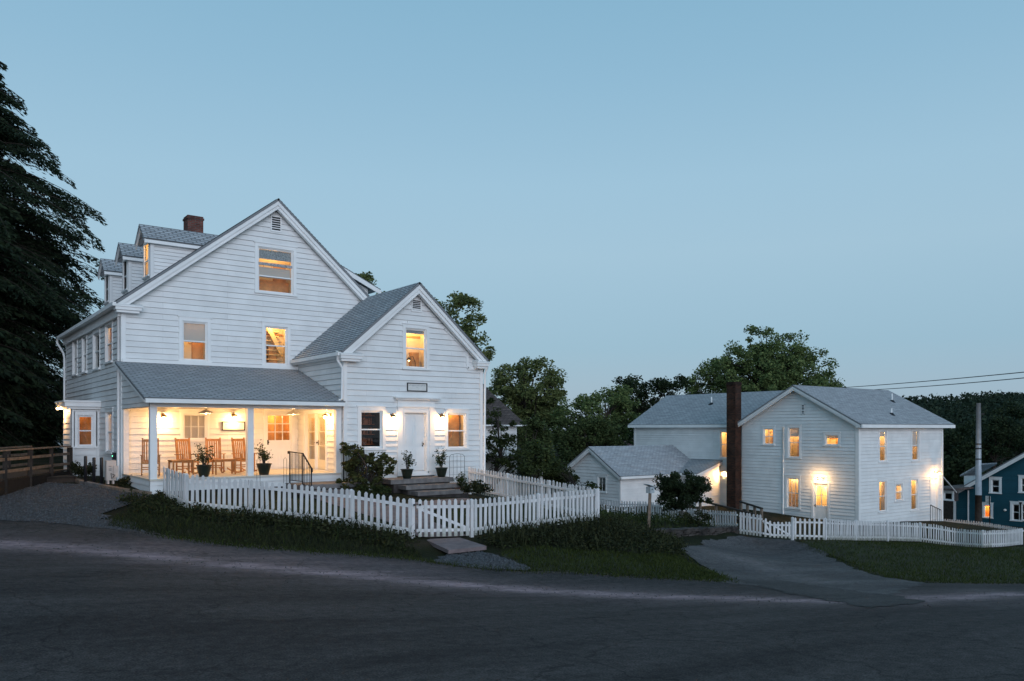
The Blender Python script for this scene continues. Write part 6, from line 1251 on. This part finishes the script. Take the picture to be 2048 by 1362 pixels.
broadleaf('bushy_tree', 'broad leafy tree standing behind the annex gable', base(1180, 60), [blob(1125, 885, 60, 48, 48), blob(1180, 880, 60, 55, 50), blob(1235, 885, 62, 42, 42), blob(1150, 930, 58, 70, 30)], .22, L_DEEP, 190, 100, .2, (.35, .8), seed=26)
broadleaf('lilac_shrub', 'green shrub by the annex gable, above the white back fence', base(1180, 45), [blob(1120, 950, 47, 36, 20), blob(1192, 978, 43, 14, 13), blob(1095, 945, 46, 30, 24)], .06, L_SHRUB, 46, 120, .15, (.25, .5), cat='shrub', seed=17)
broadleaf('round_shrub', 'round dark clipped shrub on thin stems beside the birdhouse', base(1372, 35), [blob(1365, 968, 34.5, 46, 24), blob(1335, 968, 34.5, 24, 22), blob(1400, 985, 34.5, 22, 26), blob(1362, 1000, 34.5, 44, 20)], .06, L_DARK, 90, 150, .10, (.18, .34), cat='shrub', seed=18)
broadleaf('flowering_shrub', 'loose arching shrub against the wing, right of the porch landing', (12.1, 23.35, H(12.1, 23.35)), [blob(735, 935, 26, 42, 30), blob(705, 915, 26, 24, 30), blob(765, 930, 26, 26, 22), blob(720, 965, 25.6, 44, 18), blob(695, 890, 26, 10, 14)], .035, leaf_mat('arching_leaves', (.022, .030, .012), (.10, .105, .036)), 150, 34, .12, (.06, .20), cat='shrub', seed=19)
for (px_, py_, D, rx, rz, lb, sd) in ((262, 968, 25.2, 24, 12, 'low dark shrub at the foot of the heat pump', 20), (165, 940, 27, 26, 12, 'low leafy perennial clump under the side entry window', 21), (745, 985, 25, 40, 12, 'low shrub clump left of the stone stoop', 22), (950, 975, 24.5, 30, 9, 'low perennial clump right of the stone steps', 23), (1385, 1035, 33.6, 34, 14, 'low white flowering clump below the round shrub', 24)):
    broadleaf('garden_shrub', lb, base(px_, D), [blob(px_, py_, D, rx, rz)], .02, L_BED if sd != 22 else L_SHRUB, 16, 90, .08, (.12, .22), cat='shrub', group='low garden shrubs', limbs=False, seed=sd)
# ---- wooded hill on the right
hill = []
nu, nv = 60, 14
V = []; Fq = []
hx0, hx1 = 1500, 2600
for i in range(nu + 1):
    px_ = hx0 + (hx1 - hx0) * i / nu; r = ray(px_)
    for j in range(nv + 1):
        f = j / nv; D = 110 + 330 * f; zr = 0 + 7.0 * min(1, (px_ - 1500) / 500) + .5 * math.sin(px_ / 90.); z = -12 + (zr + 14) * math.sin(min(1, f * 1.05) * math.pi / 2) if f < .95 else zr - (f - .95) * 60
        V.append((r[0] * D, r[1] * D, z))
for i in range(nu):
    for j in range(nv): a = i * (nv + 1) + j; Fq.append((a, a + nv + 1, a + nv + 2, a + 1))
np_mesh('hill', V, Fq, mat('hill_floor', (.018, .024, .016), .95, .3, .1), kind='structure', smooth=True)
HV = np.array(V).reshape(nu + 1, nv + 1, 3); C = []; AX = []; LL_ = []
for k in range(900):
    i = NR.uniform(0, nu - .01); j = nv * NR.uniform(.03, .94) ** .8; i0, j0 = int(i), int(j); p = HV[i0, j0] * (1 - (j - j0)) + HV[i0, j0 + 1] * (j - j0); p2 = HV[i0 + 1, j0]; p = p + (p2 - HV[i0, j0]) * (i - i0); r = NR.uniform(2.0, 4.0) * (1.0 + j / nv * .5)
    n = 190; u = unit(n) * NR.uniform(.5, 1, (n, 1)) ** .5 * np.array([r, r, r * 1.15]); u[:, 2] += r * .7; C.append(p + u); a_ = unit(n); AX.append(a_); LL_.append(np.full(n, .6) * NR.uniform(.7, 1.5, n) * r / 3)
C = np.concatenate(C); AX = np.concatenate(AX); LL_ = np.concatenate(LL_); V, F_ = leaf_quads(C, AX, LL_, LL_ * .75); o = np_mesh('wooded_hillside', V, F_, L_HILL, kind='stuff'); tag(o, 'dark wooded hillside beyond the blue house at the right', 'forest')
for (px_, py_, D, rx, rz, lb, sd) in ((1905, 900, 95, 40, 34, 'mid dark tree right behind the guest house corner', 31), (1985, 870, 120, 60, 40, 'broad dark tree behind the utility pole', 32), (2040, 850, 130, 50, 46, 'dark tree at the right edge above the blue house', 33), (1890, 950, 80, 30, 36, 'shadowed tree between the guest house and the dark shed', 34)):
    broadleaf('dark_tree', lb, base(px_, D), [blob(px_, py_, D, rx, rz), blob(px_ + rx * .4, py_ + rz * .8, D, rx, rz)], .3, L_DARK, 55, 170, .38, (.8, 1.6), seed=sd)

# ================================================================ ground cover
FENCE = [f0, f1, f2, f3, f4]
def out_strip(pts, d0, d1):
    P = [np.array(p[:2]) for p in pts]; o = []; i_ = []
    for k, p in enumerate(P):
        a = P[max(0, k - 1)]; b = P[min(len(P) - 1, k + 1)]; t_ = (b - a) / np.linalg.norm(b - a); n_ = np.array([t_[1], -t_[0]]); o.append(tuple(p + n_ * d1)); i_.append(tuple(p + n_ * d0))
    return i_ + o[::-1]
bed1 = out_strip([f0, f1, f2, f3, f4], .06, 1.15); bed2 = [tuple(p) for p in out_strip([f5, f6], .06, 1.6)]; bed2b = [xy(pg(*p)) for p in ((960, 1088), (1000, 1072), (1195, 1052), (1290, 1062), (1360, 1090), (1362, 1110), (1280, 1112), (1130, 1100), (1010, 1103))]
blades('bed_leaves', scatter(bed1, 260), .34, .03, L_SHRUB, .35, label='paler strap leaves mixed along the curved fence bed', cat='bed plants')
leafy('bed_plants', scatter(bed1, 520), .26, .085, 12, L_BED, label='dark leafy perennials along the outside of the curved fence', cat='bed plants')
leafy('bed_plants', scatter(bed2b, 950), .30, .085, 12, L_BED, label='dark leafy planting covering the bank right of the slab', cat='bed plants')
leafy('bank_groundcover', scatter(bed2b, 300), .16, .07, 8, L_SHRUB, label='lighter green low plants mixed into the planted bank', cat='bed plants')
blades('iris_leaves', np.concatenate([scatter(out_strip([f2, f3, f4], .1, .55), 260), scatter(bed2, 420), scatter(bed2b, 420)]), .46, .028, L_BED, .3, label='sword shaped iris leaves standing in the fence beds', cat='bed plants')
gard = [xy(pg(*p)) for p in ((1200, 1045), (1290, 1056), (1470, 1050), (1400, 1040), (1300, 1032), (1205, 1030))]
gard = [(20.3, 20.1), (23.8, 20.9), (27.4, 21.7), (27.6, 25), (26.5, 29), (21, 25), (18.5, 21.5), (18, 19.3)]
leafy('garden_plants', scatter(gard, 400), .36, .10, 15, L_SHRUB, label='tall mixed perennials in the bed around the birdhouse', cat='bed plants', spread=.16)
blades('garden_stalks', scatter(gard, 330), .55, .03, L_SHRUB, .25, label='upright flower stalks in the bed around the birdhouse', cat='bed plants')
PET = mat('white_petals', (.75, .74, .72), .6); P = scatter(gard, 26); P[:, 2] += NR.uniform(.4, .62, len(P)); o = stones('white_flowers', P, .045, PET); tag(o, 'scattered white blooms in the birdhouse bed', 'flowers')
verge = [xy(pg(*p)) for p in ((1010, 1104), (1130, 1100), (1280, 1112), (1362, 1110), (1430, 1150), (1462, 1164), (1330, 1158), (1200, 1149), (1075, 1141), (1000, 1112))]
vergel = [xy(pg(*p)) for p in ((215, 1055), (230, 1035), (300, 1000), (420, 1050), (560, 1062), (760, 1088), (830, 1098), (845, 1118), (740, 1111), (640, 1106), (520, 1096), (420, 1086), (330, 1073), (250, 1061))]
rlawn = [xy(pg(*p)) for p in ((1600, 1084), (1715, 1084), (1840, 1086), (1960, 1098), (2060, 1094), (2090, 1165), (1960, 1166), (1860, 1164), (1765, 1150), (1690, 1122))]
LAWN = mat('lawn_turf', (.032, .037, .013), .95, .35, 1.6, .8, 25, dirt=(.034, .028, .016))
for nm, pl, n, h in (('lawn', verge, 9000, .10), ('lawn', rlawn, 14000, .12), ('lawn', lawn_poly, 3500, .08), ('lawn', [(11.6, 18.2), (11.7, 17.1), (16.0, 17.6), (16.1, 21.5), (12.6, 19.9)], 5200, .08)):
    sheet('lawn', pl, LAWN, .012, .35, .08)
    blades('lawn_grass', scatter(pl, n), h, .016, L_GRASS, .45, label={9000: 'mown grass verge between the planted bank and the road', 14000: 'grass bank below the long narrow picket fence', 3500: 'lawn strip inside the curved fence by the porch', 5200: 'small lawn inside the garden right of the path'}[n], cat='grass')
blades('tall_grass', np.concatenate([scatter(verge, 420), scatter(rlawn, 500), scatter(vergel, 420)]), .26, .012, L_GRASS, .7, label='scattered taller grass blades standing above the verges', cat='grass')
blades('rough_grass', scatter(vergel, 8000), .13, .014, L_BED, .5, label='rough dark grass between the curved fence beds and the road', cat='grass')
def near_line(line, n, sd):
    L = [np.array(p) for p in line]; k = NR.integers(0, len(L) - 1, n); u = NR.uniform(0, 1, (n, 1)); A = np.array(L)[k]; B = np.array(L)[k + 1]; P = A + (B - A) * u + NR.normal(0, sd, (n, 2)); return np.column_stack([P, HH(P)])
EDL = [xy(e) for e in EDGE]; EDR = [xy(pg(*p)) for p in ((1600, 1086), (1690, 1122), (1765, 1152), (1860, 1166), (1960, 1168), (2090, 1167))]; EDD = [xy(pg(*p)) for p in ((1365, 1105), (1430, 1150), (1462, 1166))]
blades('edge_grass', np.concatenate([near_line(EDL[3:], 2600, .13), near_line(EDR, 1500, .16), near_line(EDD, 500, .12)]), .11, .015, L_GRASS, .6, label='ragged grass tufts creeping over the road and driveway edges', cat='grass')
leafy('verge_weeds', np.concatenate([scatter(verge, 60), scatter(rlawn, 90), scatter(vergel, 70), scatter(rlawn, 40)]), .12, .05, 10, L_SHRUB, label='low broad leaved weeds scattered through the grass verges', cat='weeds', spread=.09)
GRT = mat('road_grit', (.10, .088, .082), .9, .5, 12); o = stones('road_grit', np.concatenate([near_line(EDL, 2600, .16), near_line(EDR, 900, .2), near_line(EDD, 350, .14), near_line(STREAK, 700, .8)]) + np.array([0, 0, .028]), .011, GRT); tag(o, 'loose grit washed along the road edges', 'gravel')
GST = mat('gravel_stones', (.085, .088, .095), .9, .5, 12)
o = stones('loose_gravel', scatter(gp_poly, 2600) + np.array([0, 0, .04]), .024, GST); tag(o, 'loose blue grey gravel before the paving slab', 'gravel')
o = stones('loose_gravel', scatter([p for p in lot_poly if p[0] > -12] , 5000) + np.array([0, 0, .035]), .020, GST); tag(o, 'loose gravel over the parking lot left of the inn', 'gravel')
